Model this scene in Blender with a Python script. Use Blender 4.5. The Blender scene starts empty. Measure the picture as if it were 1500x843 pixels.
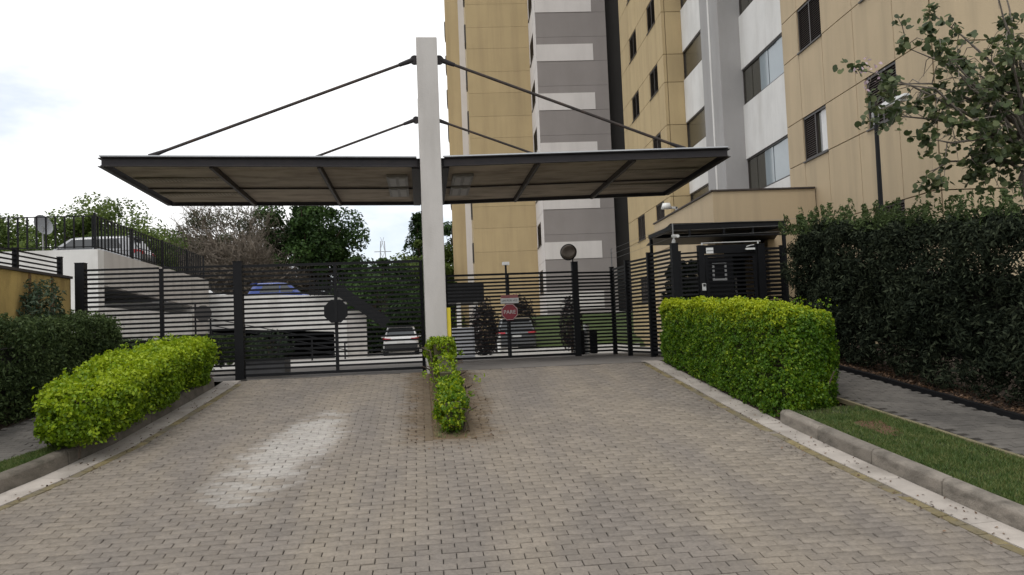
import bpy, math, random
import numpy as np
from mathutils import Vector, Matrix, Euler

# ------------------------------------------------------------------ camera, world, sun, exposure
SC = bpy.context.scene
COL = SC.collection
R_ = math.radians
SLOPE, T0 = 0.1165, 14.2           # the driveway climbs towards the gates

PITCH, ROLL, YAW = R_(2.9), R_(2.3), R_(-6.6)
cam_data = bpy.data.cameras.new('camera')
cam_data.sensor_width = 36.0
cam_data.lens = 1167.0 / 1500.0 * 36.0
cam_data.clip_end = 3000
cam_data.clip_start = 0.05
cam = bpy.data.objects.new('camera', cam_data)
COL.objects.link(cam)
_f = Vector((0, math.cos(PITCH), math.sin(PITCH)))
_r0 = Vector((1, 0, 0)); _u0 = _r0.cross(_f)
_r = math.cos(ROLL) * _r0 - math.sin(ROLL) * _u0
_u = math.cos(ROLL) * _u0 + math.sin(ROLL) * _r0
_m = Matrix((( _r.x, _u.x, -_f.x), (_r.y, _u.y, -_f.y), (_r.z, _u.z, -_f.z))).to_4x4()
cam.matrix_world = Matrix.Translation((0, 0, 0.72)) @ Matrix.Rotation(YAW, 4, 'Z') @ _m
SC.camera = cam

SUN_EL, SUN_AZ = R_(58), R_(215)    # azimuth clockwise from +Y: high, behind the camera and to the left
W = bpy.data.worlds.new('World'); SC.world = W; W.use_nodes = True
nt = W.node_tree; nt.nodes.clear()
out = nt.nodes.new('ShaderNodeOutputWorld')
sky = nt.nodes.new('ShaderNodeTexSky'); sky.sky_type = 'NISHITA'; sky.sun_disc = False
sky.sun_elevation = SUN_EL; sky.sun_rotation = SUN_AZ
bg1 = nt.nodes.new('ShaderNodeBackground'); bg1.inputs[1].default_value = 0.14
nt.links.new(sky.outputs[0], bg1.inputs[0])
bg2 = nt.nodes.new('ShaderNodeBackground')
tc = nt.nodes.new('ShaderNodeTexCoord')
mp = nt.nodes.new('ShaderNodeMapping'); mp.inputs['Scale'].default_value = (1.0, 1.0, 2.2)
nt.links.new(tc.outputs['Generated'], mp.inputs[0])
n1 = nt.nodes.new('ShaderNodeTexNoise'); n1.inputs['Scale'].default_value = 2.6; n1.inputs['Detail'].default_value = 6; n1.inputs['Roughness'].default_value = 0.55
nt.links.new(mp.outputs[0], n1.inputs[0])
cr = nt.nodes.new('ShaderNodeValToRGB')
cr.color_ramp.elements[0].position = 0.33; cr.color_ramp.elements[0].color = (0.70, 0.75, 0.83, 1)
cr.color_ramp.elements[1].position = 0.52; cr.color_ramp.elements[1].color = (1.0, 1.0, 1.0, 1)
nt.links.new(n1.outputs['Fac'], cr.inputs[0])
nt.links.new(cr.outputs[0], bg2.inputs[0]); bg2.inputs[1].default_value = 1.12
cov = nt.nodes.new('ShaderNodeMapRange'); cov.inputs[1].default_value = 0.26; cov.inputs[2].default_value = 0.46
cov.inputs[3].default_value = 0.45; cov.inputs[4].default_value = 1.0
nt.links.new(n1.outputs['Fac'], cov.inputs[0])
mx = nt.nodes.new('ShaderNodeMixShader')
nt.links.new(cov.outputs[0], mx.inputs[0]); nt.links.new(bg1.outputs[0], mx.inputs[1]); nt.links.new(bg2.outputs[0], mx.inputs[2])
nt.links.new(mx.outputs[0], out.inputs[0])

sun_d = bpy.data.lights.new('sun', 'SUN'); sun_d.energy = 0.9; sun_d.angle = R_(20); sun_d.color = (1.0, 0.96, 0.9)
sun = bpy.data.objects.new('sun', sun_d); COL.objects.link(sun)
_sd = Vector((math.sin(SUN_AZ) * math.cos(SUN_EL), math.cos(SUN_AZ) * math.cos(SUN_EL), math.sin(SUN_EL)))
sun.rotation_euler = _sd.to_track_quat('Z', 'Y').to_euler(); sun.location = (-20, -20, 40)

SC.view_settings.view_transform = 'Standard'; SC.view_settings.look = 'None'
SC.view_settings.exposure = 0.20; SC.view_settings.gamma = 1.0
SC.render.engine = 'CYCLES'
SC.cycles.max_bounces = 6; SC.cycles.transparent_max_bounces = 8
SC.cycles.use_denoising = True

rnd = random.Random(7)
rng = np.random.default_rng(11)

# ------------------------------------------------------------------ materials
MATS = {}
def mat(name, col, rough=0.7, var=0.12, scale=2.0, bump=0.0, bscale=80.0, metal=0.0, spec=0.5, tint=0.0, stain=None, stain_amt=0.0,
        stain_scale=(1, 1, 1), coat=0.0, rand=0.0):
    if name in MATS: return MATS[name]
    m = bpy.data.materials.new(name); m.use_nodes = True
    n = m.node_tree.nodes; l = m.node_tree.links
    b = n['Principled BSDF']
    b.inputs['Roughness'].default_value = rough; b.inputs['Metallic'].default_value = metal
    b.inputs['Specular IOR Level'].default_value = spec; b.inputs['Coat Weight'].default_value = coat
    g = n.new('ShaderNodeNewGeometry')
    nz = n.new('ShaderNodeTexNoise'); nz.inputs['Scale'].default_value = scale; nz.inputs['Detail'].default_value = 7; nz.inputs['Roughness'].default_value = 0.62
    l.new(g.outputs['Position'], nz.inputs['Vector'])
    mr = n.new('ShaderNodeMapRange'); mr.inputs[1].default_value = 0.28; mr.inputs[2].default_value = 0.72
    mr.inputs[3].default_value = 1 - var; mr.inputs[4].default_value = 1 + var
    l.new(nz.outputs['Fac'], mr.inputs[0])
    fac = mr.outputs[0]
    if tint:
        at = n.new('ShaderNodeAttribute'); at.attribute_name = 'tint'
        ma = n.new('ShaderNodeMath'); ma.operation = 'MULTIPLY_ADD'
        l.new(at.outputs['Fac'], ma.inputs[0]); ma.inputs[1].default_value = tint; ma.inputs[2].default_value = 1.0
        mu = n.new('ShaderNodeMath'); mu.operation = 'MULTIPLY'; l.new(fac, mu.inputs[0]); l.new(ma.outputs[0], mu.inputs[1]); fac = mu.outputs[0]
    if rand:
        oi = n.new('ShaderNodeObjectInfo')
        mr2 = n.new('ShaderNodeMapRange'); mr2.inputs[3].default_value = 1 - rand; mr2.inputs[4].default_value = 1 + rand
        l.new(oi.outputs['Random'], mr2.inputs[0])
        mu = n.new('ShaderNodeMath'); mu.operation = 'MULTIPLY'; l.new(fac, mu.inputs[0]); l.new(mr2.outputs[0], mu.inputs[1]); fac = mu.outputs[0]
    vm = n.new('ShaderNodeVectorMath'); vm.operation = 'SCALE'
    vm.inputs[0].default_value = col; l.new(fac, vm.inputs['Scale'])
    color = vm.outputs[0]
    if stain:
        mp = n.new('ShaderNodeMapping'); mp.inputs['Scale'].default_value = stain_scale
        l.new(g.outputs['Position'], mp.inputs[0])
        n2 = n.new('ShaderNodeTexNoise'); n2.inputs['Scale'].default_value = 1.0; n2.inputs['Detail'].default_value = 6; n2.inputs['Roughness'].default_value = 0.6
        l.new(mp.outputs[0], n2.inputs[0])
        m3 = n.new('ShaderNodeMapRange'); m3.inputs[1].default_value = 0.45; m3.inputs[2].default_value = 0.72
        m3.inputs[3].default_value = 0; m3.inputs[4].default_value = stain_amt
        l.new(n2.outputs['Fac'], m3.inputs[0])
        mix = n.new('ShaderNodeMix'); mix.data_type = 'RGBA'
        l.new(m3.outputs[0], mix.inputs[0]); l.new(color, mix.inputs[6]); mix.inputs[7].default_value = (*stain, 1)
        color = mix.outputs[2]
    l.new(color, b.inputs['Base Color'])
    if bump:
        nb = n.new('ShaderNodeTexNoise'); nb.inputs['Scale'].default_value = bscale; nb.inputs['Detail'].default_value = 4
        l.new(g.outputs['Position'], nb.inputs['Vector'])
        bp = n.new('ShaderNodeBump'); bp.inputs['Strength'].default_value = bump; bp.inputs['Distance'].default_value = 0.02
        l.new(nb.outputs['Fac'], bp.inputs['Height']); l.new(bp.outputs[0], b.inputs['Normal'])
    MATS[name] = m
    return m

def leaf_mat(name, c0, c1, c2, trans=0.35, rough=0.5, scale=2.5, spec=0.35):
    """foliage: colour from each leaf's own tint and a clump noise, some light passing through"""
    if name in MATS: return MATS[name]
    m = bpy.data.materials.new(name); m.use_nodes = True
    n = m.node_tree.nodes; l = m.node_tree.links; b = n['Principled BSDF']
    b.inputs['Roughness'].default_value = rough; b.inputs['Specular IOR Level'].default_value = spec
    at = n.new('ShaderNodeAttribute'); at.attribute_name = 'tint'
    g = n.new('ShaderNodeNewGeometry')
    nz = n.new('ShaderNodeTexNoise'); nz.inputs['Scale'].default_value = scale; nz.inputs['Detail'].default_value = 3
    l.new(g.outputs['Position'], nz.inputs['Vector'])
    ad = n.new('ShaderNodeMath'); ad.operation = 'MULTIPLY_ADD'
    l.new(nz.outputs['Fac'], ad.inputs[0]); ad.inputs[1].default_value = 1.1; ad.inputs[2].default_value = -0.55
    a2 = n.new('ShaderNodeMath'); a2.operation = 'ADD'; l.new(ad.outputs[0], a2.inputs[0]); l.new(at.outputs['Fac'], a2.inputs[1])
    cr = n.new('ShaderNodeValToRGB'); e = cr.color_ramp.elements
    e[0].position = 0.0; e[0].color = (*c0, 1); e[1].position = 1.0; e[1].color = (*c2, 1)
    x = e.new(0.5); x.color = (*c1, 1)
    l.new(a2.outputs[0], cr.inputs[0]); l.new(cr.outputs[0], b.inputs['Base Color'])
    tr = n.new('ShaderNodeBsdfTranslucent'); l.new(cr.outputs[0], tr.inputs[0])
    mx = n.new('ShaderNodeMixShader'); mx.inputs[0].default_value = trans
    l.new(b.outputs[0], mx.inputs[1]); l.new(tr.outputs[0], mx.inputs[2])
    l.new(mx.outputs[0], n['Material Output'].inputs[0])
    MATS[name] = m
    return m

def paver_mat():
    m = bpy.data.materials.new('paver_concrete'); m.use_nodes = True
    n = m.node_tree.nodes; l = m.node_tree.links; b = n['Principled BSDF']
    g = n.new('ShaderNodeNewGeometry')
    at = n.new('ShaderNodeAttribute'); at.attribute_name = 'tint'
    def noise(scale, detail=5, vec=None, rough=0.6):
        k = n.new('ShaderNodeTexNoise'); k.inputs['Scale'].default_value = scale; k.inputs['Detail'].default_value = detail; k.inputs['Roughness'].default_value = rough
        l.new(vec or g.outputs['Position'], k.inputs['Vector']); return k.outputs['Fac']
    def mr(x, a, b_, c, d, smooth=False):
        k = n.new('ShaderNodeMapRange'); l.new(x, k.inputs[0])
        if smooth: k.interpolation_type = 'SMOOTHSTEP'
        for i, v in enumerate((a, b_, c, d)): k.inputs[1 + i].default_value = v
        return k.outputs[0]
    def mixc(f, a, b_):
        k = n.new('ShaderNodeMix'); k.data_type = 'RGBA'
        l.new(f, k.inputs[0])
        for s, v in ((6, a), (7, b_)):
            if isinstance(v, tuple): k.inputs[s].default_value = (*v, 1)
            else: l.new(v, k.inputs[s])
        return k.outputs[2]
    def math_(op, a, b_):
        k = n.new('ShaderNodeMath'); k.operation = op
        for i, v in enumerate((a, b_)):
            if isinstance(v, (int, float)): k.inputs[i].default_value = v
            else: l.new(v, k.inputs[i])
        return k.outputs[0]
    # large patches of grey and tan concrete, stretched along the way the cars drive
    mp = n.new('ShaderNodeMapping'); mp.inputs['Scale'].default_value = (1.5, 0.28, 1); l.new(g.outputs['Position'], mp.inputs[0])
    col = mixc(mr(noise(1.0, 4, mp.outputs[0]), 0.36, 0.62, 0, 1), (0.183, 0.160, 0.138), (0.232, 0.198, 0.158))
    col = mixc(mr(noise(0.9, 6), 0.48, 0.72, 0, 0.45), col, (0.165, 0.143, 0.124))
    col = mixc(mr(noise(1.7, 7, None, .65), 0.58, 0.70, 0, 0.35), col, (0.285, 0.245, 0.195))
    col = mixc(mr(noise(3.3, 7, None, .7), 0.60, 0.74, 0, 0.5), col, (0.085, 0.074, 0.063))
    # dark tyre-worn lanes
    sp = n.new('ShaderNodeSeparateXYZ'); l.new(g.outputs['Position'], sp.inputs[0])
    # pale soft-edged patch on the left lane
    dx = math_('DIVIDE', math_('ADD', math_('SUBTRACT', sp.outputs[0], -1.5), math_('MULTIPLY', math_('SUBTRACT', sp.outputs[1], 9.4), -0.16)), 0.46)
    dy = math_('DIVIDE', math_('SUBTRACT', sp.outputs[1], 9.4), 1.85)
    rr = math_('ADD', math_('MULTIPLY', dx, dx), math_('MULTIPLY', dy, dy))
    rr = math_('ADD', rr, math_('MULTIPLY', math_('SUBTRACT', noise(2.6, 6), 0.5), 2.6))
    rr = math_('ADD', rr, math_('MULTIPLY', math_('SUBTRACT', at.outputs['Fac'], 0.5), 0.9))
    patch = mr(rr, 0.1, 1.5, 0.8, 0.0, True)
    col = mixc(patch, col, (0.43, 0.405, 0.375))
    # brown moss and soil beside the planted strip
    bx = math_('DIVIDE', math_('SUBTRACT', sp.outputs[0], 0.31), 0.62)
    bx = math_('MULTIPLY', bx, bx)
    by = mr(sp.outputs[1], 8.9, 9.8, 0.0, 1.0, True)
    br = math_('MULTIPLY', mr(math_('ADD', bx, math_('MULTIPLY', math_('SUBTRACT', noise(4.0, 5), 0.5), 2.2)), 0.3, 1.3, 0.75, 0.0, True), by)
    col = mixc(br, col, (0.125, 0.085, 0.045))
    # small pale scuffs
    col = mixc(mr(noise(5.5, 8, None, 0.7), 0.69, 0.76, 0, 0.4), col, (0.36, 0.335, 0.30))
    v = math_('MULTIPLY', mr(noise(30, 7, None, 0.75), 0.28, 0.72, 0.72, 1.26), math_('ADD', math_('MULTIPLY', at.outputs['Fac'], 0.22), 0.89))
    sc = n.new('ShaderNodeVectorMath'); sc.operation = 'SCALE'; l.new(col, sc.inputs[0]); l.new(v, sc.inputs['Scale'])
    l.new(sc.outputs[0], b.inputs['Base Color'])
    b.inputs['Roughness'].default_value = 0.78; b.inputs['Specular IOR Level'].default_value = 0.4
    bp = n.new('ShaderNodeBump'); bp.inputs['Strength'].default_value = 0.35; bp.inputs['Distance'].default_value = 0.006
    l.new(noise(130, 5), bp.inputs['Height']); l.new(bp.outputs[0], b.inputs['Normal'])
    MATS['paver'] = m; return m

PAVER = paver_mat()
JOINT = mat('joint_sand', (0.030, 0.025, 0.02), 0.95, 0.3, 6, 0.4)
KERBL = mat('mossy_kerb_concrete', (0.13, 0.112, 0.09), 0.95, 0.25, 5, 0.5, 60, stain=(0.05, 0.045, 0.032), stain_amt=0.85, stain_scale=(4, 4, 9), rand=0.16)
YEL = mat('worn_yellow_brick', (0.20, 0.16, 0.075), 0.88, 0.25, 9, 0.4, 120, stain=(0.15, 0.135, 0.11), stain_amt=1.0, stain_scale=(2.2, 2.2, 2.2), rand=0.22)
CONC = mat('gutter_concrete', (0.40, 0.36, 0.32), 0.85, 0.14, 2.5, 0.3, 90, stain=(0.2, 0.175, 0.15), stain_amt=0.8, stain_scale=(2.2, 2.2, 2.2), rand=0.08)
KERB = mat('kerb_concrete', (0.21, 0.185, 0.155), 0.9, 0.22, 5, 0.5, 60, stain=(0.07, 0.062, 0.05), stain_amt=0.85, stain_scale=(4, 4, 9), rand=0.14)
APRON = mat('apron_concrete', (0.17, 0.155, 0.14), 0.85, 0.2, 1.5, 0.3, 50, stain=(0.08, 0.07, 0.06), stain_amt=0.6, stain_scale=(.6, 2, 1))
ROAD = mat('road_concrete', (0.36, 0.345, 0.325), 0.85, 0.12, 0.7, 0.2, 40)
ASPH = mat('asphalt', (0.06, 0.058, 0.055), 0.9, 0.2, 8, 0.5, 200)
SOIL = mat('soil', (0.06, 0.04, 0.028), 0.95, 0.35, 8, 0.8, 60)
REDSOIL = mat('red_soil', (0.13, 0.062, 0.04), 0.95, 0.3, 12, 0.6, 80)
TURF = mat('turf_base', (0.038, 0.05, 0.016), 0.95, 0.35, 8, 0.6, 90, stain=(0.10, 0.065, 0.035), stain_amt=0.6, stain_scale=(3, 3, 3))
WALKP = mat('sidewalk_paver', (0.115, 0.105, 0.093), 0.85, 0.2, 3, 0.35, 110, tint=0.18, stain=(0.035, 0.032, 0.029), stain_amt=0.85, stain_scale=(1.6, 1.1, 2))
BLACKP = mat('black_metal', (0.007, 0.0072, 0.0085), 0.5, 0.15, 6, 0.05, 60, spec=0.18)
BLACKM = mat('black_satin_metal', (0.009, 0.0092, 0.0105), 0.55, 0.2, 6, 0.1, 90, spec=0.2)
STEEL = mat('rusted_brown_steel', (0.035, 0.027, 0.024), 0.6, 0.3, 5, 0.2, 60, stain=(0.075, 0.038, 0.022), stain_amt=0.6, stain_scale=(5, 5, 5))
FASC = mat('dark_painted_fascia', (0.028, 0.025, 0.027), 0.55, 0.22, 4, 0.1, 50, stain=(0.045, 0.036, 0.034), stain_amt=0.6, stain_scale=(3, 3, 12), spec=0.25)
SOFF = mat('stained_soffit_board', (0.47, 0.395, 0.31), 0.9, 0.12, 1.6, 0.15, 40, stain=(0.18, 0.135, 0.095), stain_amt=0.75, stain_scale=(1.3, 4, 1), rand=0.06)
ALU = mat('galvanised_flashing', (0.45, 0.46, 0.47), 0.35, 0.1, 4, metal=0.6)
PILL = mat('pale_grey_render', (0.50, 0.475, 0.45), 0.9, 0.06, 1.5, 0.2, 70, stain=(0.34, 0.315, 0.29), stain_amt=0.5, stain_scale=(2.5, 2.5, 0.5))
WHITE = mat('white_render', (0.66, 0.65, 0.63), 0.9, 0.06, 1.2, 0.2, 50, stain=(0.42, 0.40, 0.37), stain_amt=0.5, stain_scale=(1.5, 1.5, .35))
GREYR = mat('grey_render', (0.33, 0.32, 0.315), 0.9, 0.06, 1.0, 0.15, 50, stain=(0.25, 0.24, 0.23), stain_amt=0.5, stain_scale=(1.2, 1.2, .25))
STRIPE = mat('mid_grey_render', (0.275, 0.25, 0.24), 0.9, 0.06, 0.7, 0.15, 40, rand=0.03, stain=(0.235, 0.215, 0.205), stain_amt=0.5, stain_scale=(1, 1, .2))
STRIPEW = mat('off_white_band', (0.66, 0.625, 0.605), 0.9, 0.05, 0.7, 0.15, 40, stain=(0.54, 0.51, 0.49), stain_amt=0.6, stain_scale=(1.5, 1.5, .2))
CHAR = mat('charcoal_render', (0.024, 0.022, 0.021), 0.85, 0.1, 1, 0.1, 40)
OCHRE = mat('ochre_render', (0.45, 0.345, 0.19), 0.92, 0.05, 0.8, 0.25, 70, rand=0.035, stain=(0.335, 0.25, 0.14), stain_amt=0.55, stain_scale=(2.2, 2.2, .16))
OCHREJ = mat('ochre_joint', (0.22, 0.16, 0.09), 0.95, 0.15, 3)
OCHREN = mat('beige_ochre_render', (0.475, 0.375, 0.245), 0.92, 0.05, 0.8, 0.25, 70, rand=0.035, stain=(0.375, 0.30, 0.20), stain_amt=0.75, stain_scale=(2.4, 2.4, .16))
OCHREB = mat('ochre_render_bare', (0.40, 0.305, 0.19), 0.92, 0.05, 0.8, 0.25, 70, rand=0.03, stain=(0.33, 0.25, 0.155), stain_amt=0.5, stain_scale=(2.2, 2.2, .16))
YWALL = mat('stained_yellow_wall', (0.43, 0.30, 0.10), 0.92, 0.18, 2.2, 0.3, 60, stain=(0.14, 0.085, 0.03), stain_amt=0.8, stain_scale=(3.0, 3.0, 1.0))
LOUV = mat('bronze_louvre', (0.045, 0.034, 0.03), 0.45, 0.1, 4)
BRONZE = mat('bronze_frame', (0.03, 0.024, 0.021), 0.4, 0.1, 4)
GLASSD = mat('dark_window_glass', (0.045, 0.042, 0.03), 0.08, 0.1, 1.5, spec=0.8)
GLASSKY = mat('glass_sky_reflection', (0.24, 0.285, 0.31), 0.1, 0.06, 1.5, spec=0.8)  # pale bluish base colour stands in for the sky reflected in the panes
BLIND = mat('olive_roller_blind', (0.07, 0.062, 0.042), 0.25, 0.12, 1.2, spec=0.6)
CURT = mat('white_curtain', (0.7, 0.69, 0.68), 0.9, 0.05, 8)
GREYM = mat('grey_metal', (0.28, 0.28, 0.28), 0.45, 0.1, 5, metal=0.3)
LGREY = mat('light_grey_plastic', (0.55, 0.55, 0.54), 0.45, 0.06, 5)
WHITEP = mat('white_paint', (0.72, 0.72, 0.70), 0.5, 0.05, 6)
BLACKT = mat('black_print', (0.012, 0.012, 0.012), 0.6, 0.05, 6)
REDP = mat('red_sign_face', (0.29, 0.012, 0.028), 0.4, 0.08, 6)
YPAINT = mat('yellow_paint', (0.62, 0.50, 0.03), 0.55, 0.08, 6)
TYRE = mat('tyre_rubber', (0.015, 0.015, 0.015), 0.8, 0.1, 10)
RIM = mat('alloy_rim', (0.4, 0.4, 0.41), 0.35, 0.05, 5, metal=0.7)
CARG = mat('car_glass', (0.02, 0.024, 0.026), 0.05, 0.05, 3, spec=0.9)
TAIL = mat('tail_light_red', (0.36, 0.012, 0.02), 0.2, 0.05, 5)
PLAST = mat('black_bumper_plastic', (0.018, 0.018, 0.018), 0.6, 0.1, 8)
BARK = mat('bark', (0.10, 0.075, 0.055), 0.95, 0.3, 14, 0.8, 50)
GBARK = mat('grey_bark', (0.17, 0.145, 0.12), 0.95, 0.25, 12, 0.6, 50)
BLOCKCORE = mat('light_block_brown', (0.05, 0.045, 0.02), 0.95, 0.3, 9)
TWIG = mat('brown_twigs', (0.175, 0.147, 0.118), 0.95, 0.25, 3)
MIRB = mat('mirror_glass', (0.13, 0.105, 0.085), 0.38, 0.15, 3, metal=0.5)
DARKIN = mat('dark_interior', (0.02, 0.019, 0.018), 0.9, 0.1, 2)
LIME = leaf_mat('lime_hedge_leaf', (0.085, 0.16, 0.006), (0.19, 0.30, 0.009), (0.36, 0.46, 0.016), 0.35, scale=4)
LIME2 = leaf_mat('green_lime_hedge_leaf', (0.06, 0.145, 0.008), (0.14, 0.25, 0.011), (0.40, 0.47, 0.014), 0.35, scale=3.5)
DARKL = leaf_mat('dark_podocarp_leaf', (0.012, 0.017, 0.011), (0.025, 0.034, 0.021), (0.07, 0.085, 0.05), 0.15, scale=1.6, spec=0.08, rough=0.7)
DARKL2 = leaf_mat('dark_hedge_leaf', (0.032, 0.052, 0.020), (0.064, 0.096, 0.034), (0.12, 0.165, 0.06), 0.3, scale=2.2, spec=0.15)
SILVL = leaf_mat('grey_green_leaf', (0.03, 0.055, 0.03), (0.055, 0.09, 0.05), (0.10, 0.14, 0.08), 0.25, scale=3)
TREE1 = leaf_mat('tree_leaf_mid', (0.06, 0.095, 0.024), (0.11, 0.16, 0.04), (0.18, 0.235, 0.06), 0.4, scale=0.6, spec=.15)
TREE2 = leaf_mat('tree_leaf_dark', (0.016, 0.034, 0.012), (0.036, 0.072, 0.02), (0.075, 0.14, 0.034), 0.3, scale=0.45, spec=.15)
TREE3 = leaf_mat('tree_leaf_olive', (0.04, 0.05, 0.022), (0.07, 0.08, 0.04), (0.12, 0.13, 0.07), 0.25, scale=0.6)
ORCH = leaf_mat('orchid_tree_leaf', (0.038, 0.056, 0.022), (0.070, 0.098, 0.038), (0.14, 0.165, 0.065), 0.3, scale=2.5, rough=0.5)
BLOSS = leaf_mat('pale_blossom', (0.5, 0.36, 0.44), (0.6, 0.46, 0.52), (0.7, 0.6, 0.62), 0.3)
PURPL = leaf_mat('purple_shrub_leaf', (0.012, 0.009, 0.009), (0.022, 0.014, 0.013), (0.045, 0.025, 0.022), 0.2, scale=2)
GRASS = leaf_mat('grass_blade', (0.05, 0.092, 0.022), (0.095, 0.155, 0.035), (0.20, 0.21, 0.075), 0.3, scale=5)
LITT = leaf_mat('leaf_litter', (0.05, 0.03, 0.02), (0.10, 0.06, 0.035), (0.2, 0.12, 0.07), 0.05)

# ------------------------------------------------------------------ builders
ORG = {}
class MB:
    def __init__(s): s.v = []; s.f = []
    def add(s, vs, fs):
        b = len(s.v); s.v += [tuple(p) for p in vs]; s.f += [tuple(b + i for i in f) for f in fs]; return s
    def box(s, x0, y0, z0, x1, y1, z1):
        return s.add([(x0, y0, z0), (x1, y0, z0), (x1, y1, z0), (x0, y1, z0), (x0, y0, z1), (x1, y0, z1), (x1, y1, z1), (x0, y1, z1)],
                     [(3, 2, 1, 0), (4, 5, 6, 7), (0, 1, 5, 4), (1, 2, 6, 5), (2, 3, 7, 6), (3, 0, 4, 7)])
    def hexa(s, p):       # 8 corners in box order
        return s.add(p, [(3, 2, 1, 0), (4, 5, 6, 7), (0, 1, 5, 4), (1, 2, 6, 5), (2, 3, 7, 6), (3, 0, 4, 7)])
    def bar(s, a, b, w, h, up=(0, 0, 1)):
        a, b = Vector(a), Vector(b); d = (b - a).normalized(); u = Vector(up)
        sx = d.cross(u)
        if sx.length < 1e-4: sx = d.cross(Vector((1, 0, 0)))
        sx.normalize(); uu = sx.cross(d).normalized(); sx *= w / 2; uu *= h / 2
        return s.hexa([a - sx - uu, a + sx - uu, b + sx - uu, b - sx - uu, a - sx + uu, a + sx + uu, b + sx + uu, b - sx + uu])
    def tube(s, pts, rads, n=8, cap=True):
        pts = [Vector(p) for p in pts]
        if not hasattr(rads, '__len__'): rads = [rads] * len(pts)
        base = len(s.v); ref = Vector((0.31, 0.22, 0.93))
        for i, p in enumerate(pts):
            d = (pts[min(i + 1, len(pts) - 1)] - pts[max(i - 1, 0)]).normalized()
            a = d.cross(ref)
            if a.length < 0.05: a = d.cross(Vector((1, 0, 0)))
            a.normalize(); c = d.cross(a)
            for k in range(n):
                t = 2 * math.pi * k / n
                s.v.append(tuple(p + (a * math.cos(t) + c * math.sin(t)) * rads[i]))
        for i in range(len(pts) - 1):
            for k in range(n):
                k2 = (k + 1) % n
                s.f.append((base + i * n + k, base + i * n + k2, base + (i + 1) * n + k2, base + (i + 1) * n + k))
        if cap:
            s.f.append(tuple(base + k for k in range(n))[::-1]); s.f.append(tuple(base + (len(pts) - 1) * n + k for k in range(n)))
        return s
    def disc(s, c, nrm, r, th, n=24, r2=None, dome=0.0, rings=4):
        """round plate, optionally domed, facing nrm"""
        c, d = Vector(c), Vector(nrm).normalized()
        a = d.cross(Vector((0, 0, 1))).normalized(); b = a.cross(d)
        if not dome:
            return s.tube([c - d * th / 2, c + d * th / 2], [r, r2 or r], n)
        base = len(s.v)
        for j in range(rings + 1):
            q = j / rings; rr = r * math.cos(q * math.pi / 2); hh = dome * math.sin(q * math.pi / 2)
            for k in range(n):
                t = 2 * math.pi * k / n
                s.v.append(tuple(c + d * hh + (a * math.cos(t) + b * math.sin(t)) * max(rr, 1e-4)))
        for j in range(rings):
            for k in range(n):
                k2 = (k + 1) % n
                s.f.append((base + j * n + k, base + j * n + k2, base + (j + 1) * n + k2, base + (j + 1) * n + k))
        return s
    def loft(s, rings, caps=True):
        base = len(s.v); n = len(rings[0])
        for r in rings: s.v += [tuple(p) for p in r]
        for i in range(len(rings) - 1):
            for k in range(n):
                k2 = (k + 1) % n
                s.f.append((base + i * n + k, base + i * n + k2, base + (i + 1) * n + k2, base + (i + 1) * n + k))
        if caps:
            s.f.append(tuple(base + k for k in range(n))[::-1]); s.f.append(tuple(base + (len(rings) - 1) * n + k for k in range(n)))
        return s
    def sheet(s, L, Rr):   # strip between two polylines
        base = len(s.v)
        for a, b in zip(L, Rr): s.v += [tuple(a), tuple(b)]
        for i in range(len(L) - 1): s.f.append((base + 2 * i, base + 2 * i + 1, base + 2 * i + 3, base + 2 * i + 2))
        return s
    def build(s, name, m, parent=None, smooth=False, bevel=0.0, fix=True, local=False):
        o0 = Vector((0, 0, 0)) if (parent is None or local) else ORG.get(parent.name, Vector((0, 0, 0)))
        me = bpy.data.meshes.new(name)
        me.from_pydata([(p[0] - o0[0], p[1] - o0[1], p[2] - o0[2]) for p in s.v], [], s.f)
        if fix:
            import bmesh
            bm = bmesh.new(); bm.from_mesh(me); bmesh.ops.recalc_face_normals(bm, faces=bm.faces); bm.to_mesh(me); bm.free()
        me.materials.append(m)
        if smooth:
            me.polygons.foreach_set('use_smooth', [True] * len(me.polygons))
        o = bpy.data.objects.new(name, me); COL.objects.link(o)
        if parent is not None:
            o.parent = parent; ORG[o.name] = o0
        if bevel:
            b = o.modifiers.new('edge', 'BEVEL'); b.width = bevel; b.segments = 2; b.limit_method = 'ANGLE'
        return o

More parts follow.
